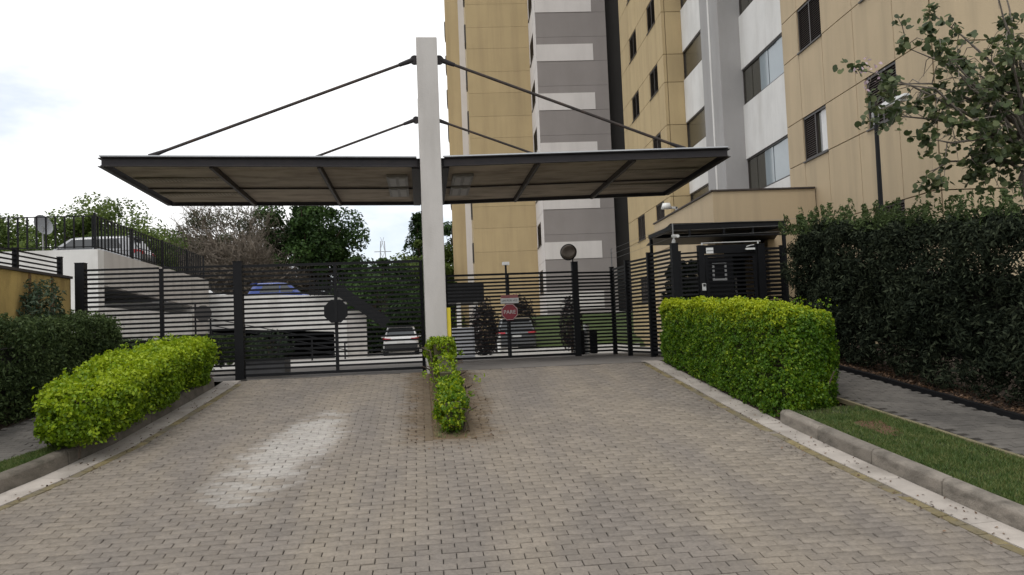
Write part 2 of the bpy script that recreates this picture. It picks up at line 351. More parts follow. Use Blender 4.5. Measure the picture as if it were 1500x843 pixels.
def thing(name, label, cat, loc=(0, 0, 0), group=None, frame=None):
    o = bpy.data.objects.new(name, None); COL.objects.link(o); o.empty_display_size = 0.2
    ORG[o.name] = Vector(loc)
    if frame is not None:
        o.rotation_euler = (0, 0, frame); o.location = Matrix.Rotation(frame, 3, 'Z') @ Vector(loc)
    else: o.location = loc
    o['label'] = label; o['category'] = cat
    if group: o['group'] = group
    return o
def struct(o): o['kind'] = 'structure'; return o
def stuff(o): o['kind'] = 'stuff'; return o
def inst(src_mesh, name, loc, parent, rot=(0, 0, 0), scale=(1, 1, 1)):
    o = bpy.data.objects.new(name, src_mesh); COL.objects.link(o); o.parent = parent
    o0 = ORG.get(parent.name, Vector((0, 0, 0)))
    o.location = Vector(loc) - o0; o.rotation_euler = rot; o.scale = scale
    return o
def np_mesh(name, V, F4, m, parent=None, tint=None, smooth=False):
    """V (n,3), F4 (k,4) quads or (k,3) tris"""
    o0 = Vector((0, 0, 0)) if parent is None else ORG.get(parent.name, Vector((0, 0, 0)))
    V = (V - np.array(o0)).astype(np.float32); k, c = F4.shape
    me = bpy.data.meshes.new(name)
    me.vertices.add(len(V)); me.vertices.foreach_set('co', V.ravel())
    me.loops.add(k * c); me.loops.foreach_set('vertex_index', F4.astype(np.int32).ravel())
    me.polygons.add(k); me.polygons.foreach_set('loop_start', np.arange(0, k * c, c, dtype=np.int32))
    me.polygons.foreach_set('loop_total', np.full(k, c, dtype=np.int32))
    me.update(calc_edges=True)
    if smooth: me.polygons.foreach_set('use_smooth', np.ones(k, dtype=bool))
    if tint is not None:
        a = me.attributes.new('tint', 'FLOAT', 'FACE'); a.data.foreach_set('value', tint.astype(np.float32))
    me.materials.append(m)
    o = bpy.data.objects.new(name, me); COL.objects.link(o)
    if parent is not None: o.parent = parent; ORG[o.name] = o0
    return o

def unit(a): return a / np.maximum(np.linalg.norm(a, axis=1, keepdims=True), 1e-9)
def leaf_cloud(P, N, size, aspect=1.7, spread=0.8, droop=0.0, fold=0.25):
    """one folded rhombic leaf (two tris) per point of P, facing about N"""
    n = len(P)
    N = unit(N + rng.normal(0, spread, (n, 3)))
    A = rng.normal(0, 1, (n, 3)); A[:, 2] -= droop
    A = unit(A - N * (A * N).sum(1, keepdims=True)); B = np.cross(N, A)
    s = size * rng.uniform(0.65, 1.3, (n, 1))
    L = A * s * 0.5; Wd = B * s * 0.5 / aspect; up = N * s * fold * 0.5
    V = np.stack([P - L, P - Wd + up, P + L, P + Wd + up], 1).reshape(-1, 3)
    F = np.arange(4 * n).reshape(-1, 4)
    return V, F
def wob(P, k, seed=0.0):
    return (np.sin(P[:, 0] * k * 1.7 + seed) * np.sin(P[:, 1] * k * 1.3 + 1.3 + seed) + np.sin(P[:, 2] * k * 2.1 + 0.7 * seed) * np.sin(P[:, 0] * k * 0.9 + P[:, 1] * k * 1.1 + 2.1)) * 0.5
def gz(t):      # height of the sloping forecourt and the ground behind the gates
    if t < 4: return SLOPE * (4 - T0)
    if t < T0: return SLOPE * (t - T0)
    if t < 19: return 0.0
    return max(-0.45, -0.021 * (t - 19))

def hedge_shell(n_leaves, t0, t1, s0, s1, zb, zt, depth=0.10, amp=0.05, k=3.0, p=9, seed=0.0, taper=0.0, skew=0.0, faces=(1, 1, 1, 1, 1), per=22, cl=.05):
    """points and normals on a clipped hedge's skin; s0,s1,zb,zt are functions of t. faces: weights of -s,+s,-t,+t,top"""
    n = max(1, n_leaves // per)
    tm, w, h = t1 - t0, s1((t0 + t1) / 2) - s0((t0 + t1) / 2), zt((t0 + t1) / 2) - zb((t0 + t1) / 2)
    ar = np.array([tm * h, tm * h, w * h, w * h, tm * w]) * np.array(faces); ar /= ar.sum()
    fc = rng.choice(5, n, p=ar); a, b = rng.uniform(-1, 1, n), rng.uniform(-1, 1, n)
    q = np.zeros((n, 3)); N = np.zeros((n, 3))
    for i, (ax, sg) in enumerate(((0, -1), (0, 1), (1, -1), (1, 1), (2, 1))):
        mk = fc == i; q[mk, ax] = sg; N[mk, ax] = sg
        o = [j for j in range(3) if j != ax]; q[mk, o[0]] = a[mk]; q[mk, o[1]] = b[mk]
    pn = (np.abs(q) ** p).sum(1) ** (1 / p); q2 = q / pn[:, None]
    q[:, :2] = q2[:, :2]; up = q[:, 2] > 0; q[up, 2] = q2[up, 2]
    N = unit(N + q * 0.35)
    T = (t0 + t1) / 2 + q[:, 1] * tm / 2
    S0 = np.array([s0(t) for t in T]); S1 = np.array([s1(t) for t in T]); ZB = np.array([zb(t) for t in T]); ZT = np.array([zt(t) for t in T])
    ww = 1 - taper * (1 - (q[:, 2] + 1) / 2)
    X = (S0 + S1) / 2 + q[:, 0] * (S1 - S0) / 2 * ww; Z = ZB + (q[:, 2] + 1) / 2 * (ZT - ZB)
    if skew: Z = Z - skew * np.clip((q[:, 2] + 1) / 2, 0, 1) * (X - S0)
    P = np.stack([X, T, Z], 1)
    d = rng.exponential(depth, n)
    P = P + N * (wob(P, k, seed) * amp + wob(P, k * 3.1, seed + 2) * amp * 0.55 - d + rng.normal(0, 0.012, n))[:, None]
    # each shoot carries a tuft of leaves
    P = np.repeat(P, per, 0); N = np.repeat(N, per, 0); g = rng.normal(0, 1, P.shape); r = cl * rng.uniform(.5, 1.25, (n, 1)).repeat(per, 0)
    P = P + g * r * .62 - N * np.abs((g * g).sum(1, keepdims=True)) * r * .12
    return P, unit(N + unit(g) * .9)

def make_hedge(name, label, cat, fol, mat_, core, n, size, t0, t1, s0, s1, zb, zt, group=None, stems=6, stem_m=None, aspect=1.6, spread=0.8, tintfn=None, inset=.2, **kw):
    tm = (t0 + t1) / 2
    th = thing(name, label, cat, ((s0(tm) + s1(tm)) / 2, tm, gz(tm)), group)
    P, N = hedge_shell(n, t0, t1, s0, s1, zb, zt, **kw)
    V, F = leaf_cloud(P, N, size, aspect, spread)
    tint = rng.uniform(0, 1, len(P)) if tintfn is None else tintfn(P)
    stuff(np_mesh(fol, V, F, mat_, th, tint))
    # solid dark core added inside the leaves to block light
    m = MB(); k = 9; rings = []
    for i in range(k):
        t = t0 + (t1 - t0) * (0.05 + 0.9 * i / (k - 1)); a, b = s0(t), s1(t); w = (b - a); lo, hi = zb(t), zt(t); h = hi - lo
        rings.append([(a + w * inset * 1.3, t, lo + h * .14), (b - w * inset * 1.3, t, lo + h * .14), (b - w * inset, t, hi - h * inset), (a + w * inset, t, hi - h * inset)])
    m.loft(rings).build('light_block_core', core, th)
    for i in range(stems):
        t = t0 + (t1 - t0) * (i + 0.5 + rnd.uniform(-.25, .25)) / stems; c = (s0(t) + s1(t)) / 2 + rnd.uniform(-.15, .15)
        m = MB()
        for j in range(3):
            m.tube([(c, t, gz(t) + .02), (c + rnd.uniform(-.12, .12), t + rnd.uniform(-.15, .15), min(zb(t) + .25, zt(t) - .2)), (c + rnd.uniform(-.25, .25), t + rnd.uniform(-.3, .3), min(zb(t) + .55, zt(t) - .14))], [.018, .013, .008], 5)
        m.build('stem', stem_m or BARK, th)
    return th

# ------------------------------------------------------------------ THE SETTING: ground, street, driveway, kerbs
def interp(tab):
    xs = [a for a, _ in tab]; ys = [b for _, b in tab]
    return lambda t: float(np.interp(t, xs, ys))
LE = interp([(2.0, -9.0), (4.2, -6.6), (5.4, -5.4), (6.3, -4.70), (7.1, -4.22), (7.92, -3.90), (8.75, -3.66), (10, -3.41), (12.3, -3.22), (13.6, -3.13), (14.6, -3.10)])
RE = interp([(2.0, 6.2), (3.4, 5.1), (4.4, 4.5), (5.4, 4.26), (6.04, 4.21), (6.9, 4.16), (8, 4.09), (9.6, 4.03), (14.6, 4.04)])
m = MB(); n = 90
ys = [-600, -200, -60, -20, 0, 2, 3, 4, 6, 8, 10, 12, 14.2, 17, 19, 24, 30, 36, 41, 46, 60, 90, 150, 300, 700]
m.sheet([(-700, t, gz(t) - .09) for t in ys], [(700, t, gz(t) - .09) for t in ys])
struct(m.build('ground', TURF))
m = MB(); ts = [-30, -8, 0, 2, 3, 4.0, 4.25]
m.sheet([(-40, t, gz(t) - .03) for t in ts], [(40, t, gz(t) - .03) for t in ts]); struct(m.build('street', ASPH))

# driveway bed, then the pavers on it
dw = MB(); ts = np.linspace(4.2, 14.26, 40)
dw.sheet([(LE(t) + .0, t, gz(t) - .012) for t in ts], [(RE(t), t, gz(t) - .012) for t in ts])
driveway = struct(dw.build('driveway', JOINT))
PL, PW = 0.2, 0.1
ang = math.atan(SLOPE)
def paver_mesh(i, m, nm='paver'):
    l, w, h, c = (PL - 0.0072) / 2, (PW - 0.0062) / 2, 0.0, 0.0030
    j = [rnd.uniform(-.0012, .0012) for _ in range(8)]
    top = [(-l + c + j[0], -w + c + j[1], h), (l - c + j[2], -w + c + j[3], h), (l - c + j[4], w - c + j[5], h), (-l + c + j[6], w - c + j[7], h)]
    mid = [(-l, -w, h - c), (l, -w, h - c), (l, w, h - c), (-l, w, h - c)]
    bot = [(x, y, -0.02) for x, y, _ in mid]
    me = bpy.data.meshes.new(nm); V = top + mid + bot
    F = [(0, 1, 2, 3)] + [(4 + k, 4 + (k + 1) % 4, (k + 1) % 4, k) for k in range(4)] + [(8 + k, 8 + (k + 1) % 4, 4 + (k + 1) % 4, 4 + k) for k in range(4)]
    me.from_pydata(V, [], F); me.materials.append(m)
    a = me.attributes.new('tint', 'FLOAT', 'FACE'); a.data.foreach_set('value', [i / 9.0] * len(F))
    return me
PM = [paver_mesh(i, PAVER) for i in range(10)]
spots = []
row = 0; t = 4.25
while t < 14.2:
    off = (row % 2) * PL / 2 + rnd.uniform(-.004, .004)
    a, b = LE(t) + .115, RE(t) - .115
    s = math.floor((a - off) / PL - 1) * PL + off
    while s < b + .1:
        c = s + PL / 2
        if c - PL / 2 > a - .2 and c + PL / 2 < b + .2 and not (0.07 < c < 0.57 and t > 9.42):
            spots.append((c, t))
        elif (0.07 < c < 0.57 and t > 9.42): pass
        s += PL
    t += PW / math.sqrt(1 + SLOPE ** 2); row += 1
camp = np.array([0, 0, .72])
def shown(s, t):  # inside the photograph, nearest first
    x = s * math.cos(YAW) + t * math.sin(YAW) * 1.0
    cx = s * math.cos(-YAW) - t * math.sin(-YAW); cy = s * math.sin(-YAW) + t * math.cos(-YAW)
    return cy > 5.0 + cx * -0.18 and abs(cx / cy) < 0.66
vis = [(math.hypot(s, t), s, t) for s, t in spots if shown(s, t)]; vis.sort()
near = set((s, t) for _, s, t in vis[:300])
for s, t in sorted(near):
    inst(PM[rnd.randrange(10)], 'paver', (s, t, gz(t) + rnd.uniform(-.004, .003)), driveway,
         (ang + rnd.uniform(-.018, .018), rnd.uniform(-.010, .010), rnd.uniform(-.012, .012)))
rest = [q for q in spots if q not in near]
PV = np.array([v.co[:] for v in PM[0].vertices]); PF = [tuple(p.vertices) for p in PM[0].polygons]
k = len(rest); C = np.array([(s, t, gz(t)) for s, t in rest]) + np.stack([rng.normal(0, .0012, k), rng.normal(0, .0012, k), rng.uniform(-.004, .003, k)], 1)
th_ = rng.normal(0, .006, k); tx = ang + rng.normal(0, .012, k)
X = PV[None, :, 0] * np.cos(th_)[:, None] - PV[None, :, 1] * np.sin(th_)[:, None]; Yy = PV[None, :, 0] * np.sin(th_)[:, None] + PV[None, :, 1] * np.cos(th_)[:, None]
Zz = PV[None, :, 2] + Yy * np.tan(tx)[:, None] + X * rng.normal(0, .004, k)[:, None]
V = np.stack([X + C[:, 0:1], Yy + C[:, 1:2], Zz + C[:, 2:3]], 2).reshape(-1, 3)
F = (np.array(PF)[None] + (np.arange(k) * len(PV))[:, None, None]).reshape(-1, 4)
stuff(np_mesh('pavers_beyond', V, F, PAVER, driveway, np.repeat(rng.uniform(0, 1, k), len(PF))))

# yellow edge bricks, gutters, kerb stones following both curved edges
def walk(E, t0, t1, step):
    pts = []; t = t0
    while t < t1:
        d = (E(t + .05) - E(t - .05)) / .1
        pts.append((E(t), t, math.atan2(-d, 1))); t += step / math.sqrt(1 + d * d)
    return pts
def off_pt(E, t, d):     # point at distance d to the right (+) of edge E at t
    g = (E(t + .08) - E(t - .08)) / .16; L = math.sqrt(1 + g * g)
    return (E(t) + d / L, t - d * g / L)
eb = MB().box(-.048, -.096, -.02, .048, .096, .004)
ebm = eb.build('edge_brick', YEL, driveway, bevel=0.0); edge_mesh = ebm.data; bpy.data.objects.remove(ebm)
for E, sg, t1 in ((LE, 1, 13.9), (RE, -1, 14.1)):
    for s, t, a in walk(E, 5.0 if sg < 0 else 5.6, t1, .205):
        x, y = off_pt(E, t, sg * .055)
        inst(edge_mesh, 'edge_brick', (x, y, gz(y) + rnd.uniform(-.003, .002)), driveway, (ang, 0, a + rnd.uniform(-.02, .02)))
def strip_pieces(nm, E, d0, d1, t0, t1, step, z0, z1, m, parent, gap=.006, bev=.0, nose=0.0):
    t = t0
    while t < t1 - .05:
        tb = min(t + step, t1); k = 5; rings = []
        for i in range(k):
            q = t + gap / 2 + (tb - t - gap) * i / (k - 1)
            a, b = off_pt(E, q, d0), off_pt(E, q, d1)
            r = [(a[0], a[1], gz(a[1]) + z0), (b[0], b[1], gz(b[1]) + z0), (b[0], b[1], gz(b[1]) + z1), (a[0], a[1], gz(a[1]) + z1)]
            if nose:
                c0, c1 = off_pt(E, q, d0 + (d1 - d0) * .28), None
                r = [r[0], r[1], r[2], (c0[0], c0[1], gz(c0[1]) + z1), (off_pt(E, q, d0 + (d1 - d0) * .07)[0], off_pt(E, q, d0 + (d1 - d0) * .07)[1], gz(a[1]) + z1 - nose)]
            rings.append(r)
        MB().loft(rings).build(nm, m, parent, bevel=bev)
        t = tb
gl = struct(MB().sheet([off_pt(LE, t, -.28) + (gz(t) - .03,) for t in np.linspace(4.3, 14.2, 30)], [off_pt(LE, t, 0) + (gz(t) - .03,) for t in np.linspace(4.3, 14.2, 30)]).build('gutter', CONC))
strip_pieces('gutter_slab', LE, -.29, -.002, 4.3, 14.2, 1.1, -.05, .006, CONC, gl)
gr = struct(MB().sheet([off_pt(RE, t, 0) + (gz(t) - .03,) for t in np.linspace(3.6, 14.4, 30)], [off_pt(RE, t, .27) + (gz(t) - .03,) for t in np.linspace(3.6, 14.4, 30)]).build('gutter', CONC))
strip_pieces('gutter_slab', RE, .002, .26, 3.6, 9.3, 1.15, -.05, .006, CONC, gr)
strip_pieces('gutter_slab', RE, .002, .29, 9.3, 14.5, 1.3, -.05, .012, CONC, gr)
kl = struct(MB().sheet([off_pt(LE, t, -.42) + (gz(t) - .06,) for t in np.linspace(4.3, 13.5, 30)], [off_pt(LE, t, -.3) + (gz(t) - .06,) for t in np.linspace(4.3, 13.5, 30)]).build('kerb', KERB))
strip_pieces('kerb_stone', LE, -.292, -.43, 4.3, 13.7, .98, -.06, .165, KERBL, kl, .012, .012, .03)
kr = struct(MB().sheet([off_pt(RE, t, .28) + (gz(t) - .06,) for t in np.linspace(3.6, 9.3, 30)], [off_pt(RE, t, .4) + (gz(t) - .06,) for t in np.linspace(3.6, 9.3, 30)]).build('kerb', KERB))
strip_pieces('kerb_stone', RE, .262, .40, 3.6, 9.36, .98, -.06, .155, KERB, kr, .012, .012, .03)

# verges, beds, sidewalks (raised with the kerb)
def slab(nm, L, Rr, m, dz, t0, t1, parent=None, n=24):
    ts = np.linspace(t0, t1, n)
    return MB().sheet([(L(t), t, gz(t) + dz) for t in ts], [(Rr(t), t, gz(t) + dz) for t in ts]).build(nm, m, parent)
RW0 = interp([(3.5, 5.98), (7.06, 5.62), (10.7, 5.30), (14.5, 5.28)]); RW1 = interp([(3.5, 6.9), (8.38, 6.62), (11.9, 6.45), (14.5, 6.42)])
struct(slab('verge', lambda t: off_pt(RE, t, .39)[0], RW0, TURF, .125, 3.6, 9.5))
struct(slab('planting_bed', lambda t: RE(t) + .286, RW0, SOIL, .016, 9.37, 14.4))
struct(slab('mulch_bed', lambda t: RW1(t) + .1, lambda t: 8.9, SOIL, .12, 3.0, 14.6))
struct(slab('verge', lambda t: LE(t) - 1.1, lambda t: off_pt(LE, t, -.42)[0], TURF, .135, 4.3, 10.1))
struct(slab('planting_bed', lambda t: LE(t) - 1.0, lambda t: LE(t) - .42, SOIL, .11, 10.05, 14.2))
LW0 = interp([(4, -7.6), (8.3, -5.75), (10.6, -5.2), (14.3, -4.75)]); LW1 = interp([(4, -6.9), (8.3, -4.62), (8.95, -4.40), (9.7, -4.08), (12.4, -4.0), (14.3, -3.9)])
struct(slab('hedge_bed', lambda t: -7.5, LW0, SOIL, .11, 6.0, 14.6))
lw = struct(slab('sidewalk', LW0, LW1, JOINT, .139, 6.0, 14.3))
rw = struct(slab('sidewalk', RW0, RW1, JOINT, .13, 3.4, 14.55))
WM = [paver_mesh(i, WALKP) for i in range(10)]
def walk_pavers(parent, A, B, t0, t1, dz, cap, rot=0.0):
    sp = []; t = t0; r = 0
    while t < t1:
        o = (r % 2) * .1; s = math.floor(A(t) / .2) * .2 + o
        while s < B(t) - .1:
            if s > A(t) - .02: sp.append((s + .1, t))
            s += .2
        t += .1; r += 1
    ok = [q for q in sp if shown(*q)]; ok.sort(key=lambda q: math.hypot(*q)); nearq = set(ok[:cap])
    for s, t in sorted(nearq):
        inst(WM[rnd.randrange(10)], 'paver', (s, t, gz(t) + dz + .010 + rnd.uniform(-.002, .003)), parent, (ang, rnd.uniform(-.01, .01), rnd.uniform(-.01, .01)))
    rs = [q for q in sp if q not in nearq]; k = len(rs)
    C = np.array([(s, t, gz(t) + dz + .010) for s, t in rs]) + rng.normal(0, .0012, (k, 3))
    Vv = (PV[None] + np.stack([0 * PV[:, 0], 0 * PV[:, 0], PV[:, 1] * SLOPE], 1)[None] + C[:, None, :]).reshape(-1, 3)
    Ff = (np.array(PF)[None] + (np.arange(k) * len(PV))[:, None, None]).reshape(-1, 4)
    stuff(np_mesh('pavers_beyond', Vv, Ff, WALKP, parent, np.repeat(rng.uniform(0, 1, k), len(PF))))
walk_pavers(rw, RW0, RW1, 3.6, 14.5, .13, 280)
walk_pavers(lw, LW0, LW1, 6.2, 14.2, .139, 120)
# black drain edging along the mulch bed
m = MB()
for i in range(22):
    t, u = 3.4 + i * .5, 3.4 + (i + 1) * .5
    m.bar((RW1(t) + .05, t, gz(t) + .15), (RW1(u) + .05, u, gz(u) + .15), .07, .09)
struct(m.build('drain_edging', BLACKM))
# yellowish edging between verge and sidewalk
m = MB()
for i in range(13):
    t, u = 3.6 + i * .5, 3.6 + (i + 1) * .5
    m.bar((RW0(t) - .02, t, gz(t) + .125), (RW0(u) - .02, u, gz(u) + .125), .05, .05)
struct(m.build('edging_strip', mat('edging_yellow_concrete', (0.2, 0.17, 0.1), .9, .2, 5, .3, 80)))
m = MB()
ts = np.linspace(8.62, 8.95, 10)
# bare red soil patch in the right verge
pts = []
for k in range(40):
    a = 2 * math.pi * k / 40; r = .95 + .2 * math.sin(3 * a) + rnd.uniform(-.25, .25)
    x, y = 5.0 + .2 * r * math.cos(a), 8.45 + .34 * r * math.sin(a); pts.append((x, y, gz(y) + .133))
struct(m.add(pts, [tuple(range(40))]).build('bare_soil', REDSOIL))

# apron and road behind, lawns
struct(MB().sheet([(-6.6, t, gz(t) + .004) for t in (14.2, 17, 19, 19.6)], [(8.0, t, gz(t) + .004) for t in (14.2, 17, 19, 19.6)]).build('gate_apron', APRON))
ts = [19.6, 24, 30, 36, 41, 46, 60]
struct(MB().sheet([(-14, t, gz(t) + .004) for t in ts], [(9.0, t, gz(t) + .004) for t in ts]).build('internal_road', ROAD))
BT = R_(-3.4)
def BL(x, y, z=0): return Matrix.Rotation(BT, 3, 'Z') @ Vector((x, y, z))
m = MB(); A = []; B = []
for yl, z in ((35.6, -.33), (36.2, -.05), (39, .35), (42.5, 1.05), (44.1, 1.34)):
    A.append(BL(2.2, yl, z)); B.append(BL(9.6, yl, z))
lawn = struct(m.sheet(A, B).build('lawn_bank', mat('lawn_green', (0.055, 0.08, 0.02), .95, .3, 3, .6, 30)))
m = MB(); m.bar(BL(1.5, 35.5, -.30), BL(7.6, 35.5, -.30), .25, .22); struct(m.build('lawn_kerb', WHITE))

# ------------------------------------------------------------------ grass, litter
def blades(name, pts, h, m):
    n = len(pts); a = rng.uniform(0, 2 * np.pi, n); w = rng.uniform(.003, .006, n); hh = h * rng.uniform(.5, 1.4, n)
    dx, dy = np.cos(a) * w, np.sin(a) * w; lean = rng.normal(0, .5, (n, 2)) * hh[:, None]
    V = np.stack([pts - np.stack([dx, dy, 0 * dx], 1), pts + np.stack([dx, dy, 0 * dx], 1), pts + np.stack([lean[:, 0], lean[:, 1], hh], 1)], 1).reshape(-1, 3)
    return stuff(np_mesh(name, V, np.arange(3 * n).reshape(-1, 3), m, None, rng.uniform(0, 1, n)))
def scatter(A, B, t0, t1, n, dz, pred=None):
    T = rng.uniform(t0, t1, n); u = rng.uniform(0, 1, n)
    a = np.array([A(t) for t in T]); b = np.array([B(t) for t in T]); z = np.array([gz(t) for t in T]) + dz
    P = np.stack([a + (b - a) * u, T, z], 1)
    if pred is not None: P = P[pred(P)]
    return P
def bare(P): return ~((rng.uniform(0, 1, len(P)) > .25) & ((((P[:, 0] - 5.0) / .17) ** 2 + ((P[:, 1] - 8.45) / .28) ** 2 + wob(P, 9) * .8) < 1)) & (rng.uniform(0, 1, len(P)) < 0.55 + .6 * (wob(P, 4) > -.2)) & ~((P[:, 1] > 9.1) & (rng.uniform(0, 1, len(P)) < .7))
blades('grass', scatter(lambda t: off_pt(RE, t, .41)[0], lambda t: RW0(t) - .03, 4.6, 9.45, 60000, .125, bare), .032, GRASS)
blades('grass', scatter(lambda t: LW1(t) + .0, lambda t: off_pt(LE, t, -.44)[0], 6.6, 10.0, 30000, .135), .032, GRASS)
def litter(name, P, size, m):
    N = np.tile([[0, 0, 1.0]], (len(P), 1)); V, F = leaf_cloud(P + np.array([0, 0, .012]), N, size, 1.8, .35)
    return stuff(np_mesh(name, V, F, m, None, rng.uniform(0, 1, len(P))))
litter('leaf_litter', scatter(lambda t: RW1(t) + .1, lambda t: 7.4, 6.5, 14, 5000, .125), .05, LITT)
litter('leaf_litter', scatter(lambda t: RE(t) + .3, RW0, 9.3, 14, 1800, .07), .045, LITT)
litter('leaf_litter', scatter(lambda t: LE(t) - .95, lambda t: LE(t) - .42, 9.6, 13.6, 900, .12), .04, LITT)
litter('leaf_litter', scatter(lambda t: LE(t) - .26, lambda t: LE(t) + .25, 6, 14, 260, .0), .03, LITT)
litter('leaf_litter', scatter(lambda t: RE(t) - .3, lambda t: RE(t) + .24, 5.5, 14, 320, .0), .03, LITT)
litter('leaf_litter', scatter(lambda t: -.25, lambda t: .9, 9.0, 14, 420, -.004), .03, LITT)
# planted strip between the lanes
struct(MB().box(.08, 9.44, -.62, .56, 14.1, -.6).add([(.08, 9.44, gz(9.44) - .004), (.56, 9.44, gz(9.44) - .004), (.56, 14.2, gz(14.2) - .004), (.08, 14.2, gz(14.2) - .004)], [(0, 1, 2, 3)]).build('planting_strip', mat('strip_soil', (0.14, 0.095, 0.05), .95, .35, 8, .8, 60)))
BRE = mat('brown_edging', (0.135, 0.10, 0.062), .92, .3, 6, .5, 80, stain=(.09, .06, .035), stain_amt=.8, stain_scale=(3, 3, 3))
for x0, x1 in ((.0, .095), (.545, .60)):
    t = 9.42
    while t < 14.1:
        u = min(t + .8, 14.15); e = .008
        MB().hexa([(x0, t + e, gz(t) - .03), (x1, t + e, gz(t) - .03), (x1, u - e, gz(u) - .03), (x0, u - e, gz(u) - .03), (x0, t + e, gz(t) + .008), (x1, t + e, gz(t) + .008), (x1, u - e, gz(u) + .008), (x0, u - e, gz(u) + .008)]).build('edging_plank', BRE, driveway)
        t = u
blades('grass', scatter(lambda t: .12, lambda t: .52, 9.5, 14.0, 900, 0.0), .06, GRASS)

# ------------------------------------------------------------------ ENTRANCE CANOPY
cn = thing('entrance_canopy', 'long dark entrance canopy hung by steel rods from two tall pale pillars', 'canopy', (.26, 16, 0))
TF, TB = 14.2, 18.0
pil = MB(); pil.box(.08, 14.02, -.05, .45, 14.5, 5.96).build('pillar', PILL, cn, bevel=.012)
MB().box(.09, 17.75, -.05, .46, 18.2, 5.95).build('pillar', PILL, cn, bevel=.012)
def zc(s, t):     # underside of the butterfly roof
    return 3.655 + (abs(s - .26) - .2) * .0185 - (t - TF) / (TB - TF) * .075
for a, b, sg in ((-5.33, .02, -1), (.51, 5.79, 1)):
    outer, inner = (a, b) if sg < 0 else (b, a)
    # roof deck sheet
    m = MB(); th = .15
    m.hexa([(a + .06, TF + .06, zc(a, TF) + .11), (b, TF + .06, zc(b, TF) + .11), (b, TB - .05, zc(b, TB) + .11), (a + .06, TB - .05, zc(a, TB) + .11),
            (a + .06, TF + .06, zc(a, TF) + th), (b, TF + .06, zc(b, TF) + th), (b, TB - .05, zc(b, TB) + th), (a + .06, TB - .05, zc(a, TB) + th)])
    m.build('roof_deck', FASC, cn)
    # fascia beams: front, back, outer and inner (a channel: web with two lips)
    def channel(p, q, nm, out):
        p, q, o = Vector(p), Vector(q), Vector(out)
        mm = MB(); mm.bar(p + Vector((0, 0, .08)), q + Vector((0, 0, .08)), .02, .135)
        mm.bar(p + o * .03 + Vector((0, 0, .005)), q + o * .03 + Vector((0, 0, .005)), .08, .012)
        mm.bar(p + o * .03 + Vector((0, 0, .150)), q + o * .03 + Vector((0, 0, .150)), .08, .012)
        return mm.build(nm, FASC, cn)
    channel((a, TF, zc(a, TF)), (b, TF, zc(b, TF)), 'fascia', (0, -1, 0))
    channel((a, TB, zc(a, TB)), (b, TB, zc(b, TB)), 'fascia', (0, 1, 0))
    channel((outer, TF, zc(outer, TF)), (outer, TB, zc(outer, TB)), 'fascia', (sg, 0, 0))
    channel((inner, TF, zc(inner, TF)), (inner, TB, zc(inner, TB)), 'fascia', (-sg, 0, 0))
    MB().bar((a - .02, TF - .06, zc(a, TF) + .172), (b, TF - .06, zc(b, TF) + .172), .05, .022).build('flashing', ALU, cn)
    # ribs and purlin under the deck
    ribs = (-3.54, -1.70) if sg < 0 else (2.23, 4.02)
    cuts = sorted([a + .03, b - .03] + list(ribs))
    for r in ribs:
        MB().bar((r, TF + .02, zc(r, TF) + .02), (r, TB - .02, zc(r, TB) + .02), .055, .09).build('rib', STEEL, cn)
    tm = 16.35
    for i in range(3):
        p, q = cuts[i], cuts[i + 1]
        MB().bar((p + .03, tm, zc(p, tm) + .045), (q - .03, tm, zc(q, tm) + .045), .03, .03).build('purlin', STEEL, cn)
        for u, v in ((TF + .03, tm - .02), (tm + .02, TB - .03)):
            mm = MB(); g = .006
            mm.hexa([(p + .03 + g, u, zc(p, u) + .07), (q - .03 - g, u, zc(q, u) + .07), (q - .03 - g, v, zc(q, v) + .07), (p + .03 + g, v, zc(p, v) + .07),
                     (p + .03 + g, u, zc(p, u) + .085), (q - .03 - g, u, zc(q, u) + .085), (q - .03 - g, v, zc(q, v) + .085), (p + .03 + g, v, zc(p, v) + .085)])
            mm.build('soffit_panel', SOFF, cn)
    # flat louvred light fittings set in the outer bay and beside the pillar
    fits = ((-4.42, 15.55, .8, .16), (-4.42, 17.0, .8, .16)) if sg < 0 else ((4.86, 15.5, .8, .16), (4.86, 16.95, .8, .16))
    for (x, y, hl, hw) in fits:
        f = MB(); z = zc(x, y) + .062
        f.box(x - hl, y - hw, z - .012, x + hl, y + hw, z + .006)
        fo = f.build('light_fitting', mat('soffit_grille', (0.30, 0.26, 0.2), .8, .1, 3), cn)
        g = MB()
        for k in range(22): g.box(x - hl + .05 + k * (2 * hl - .1) / 22, y - hw + .03, z - .018, x - hl + .05 + k * (2 * hl - .1) / 22 + .03, y + hw - .03, z - .0125)
        stuff(g.build('grille', SOFF, fo))
    x = -.36 if sg < 0 else .90
    for y in (15.6, 16.7):
        z = zc(x, y) + .05; f = MB().box(x - .2, y - .48, z - .03, x + .2, y + .48, z + .02)
        fo = f.build('light_fitting', mat('dusty_lamp_housing', (.27, .255, .235), .6, .12, 5), cn)
        for dx in (-.09, .09): MB().box(x + dx - .06, y - .42, z - .04, x + dx + .06, y + .42, z - .031).build('lamp_cover', mat('dusty_lamp_cover', (.33, .31, .285), .5, .12, 5), fo)
for x0, x1 in ((-.075, .074), (.462, .60)):
    MB().hexa([(x0, TF + .05, zc(x0, TF) - .02), (x1, TF + .05, zc(x1, TF) - .02), (x1, TB - .02, zc(x1, TB) - .02), (x0, TB - .02, zc(x0, TB) - .02), (x0, TF + .05, zc(x0, TF) + .165), (x1, TF + .05, zc(x1, TF) + .165), (x1, TB - .02, zc(x1, TB) + .165), (x0, TB - .02, zc(x0, TB) + .165)]).build('main_beam', FASC, cn)
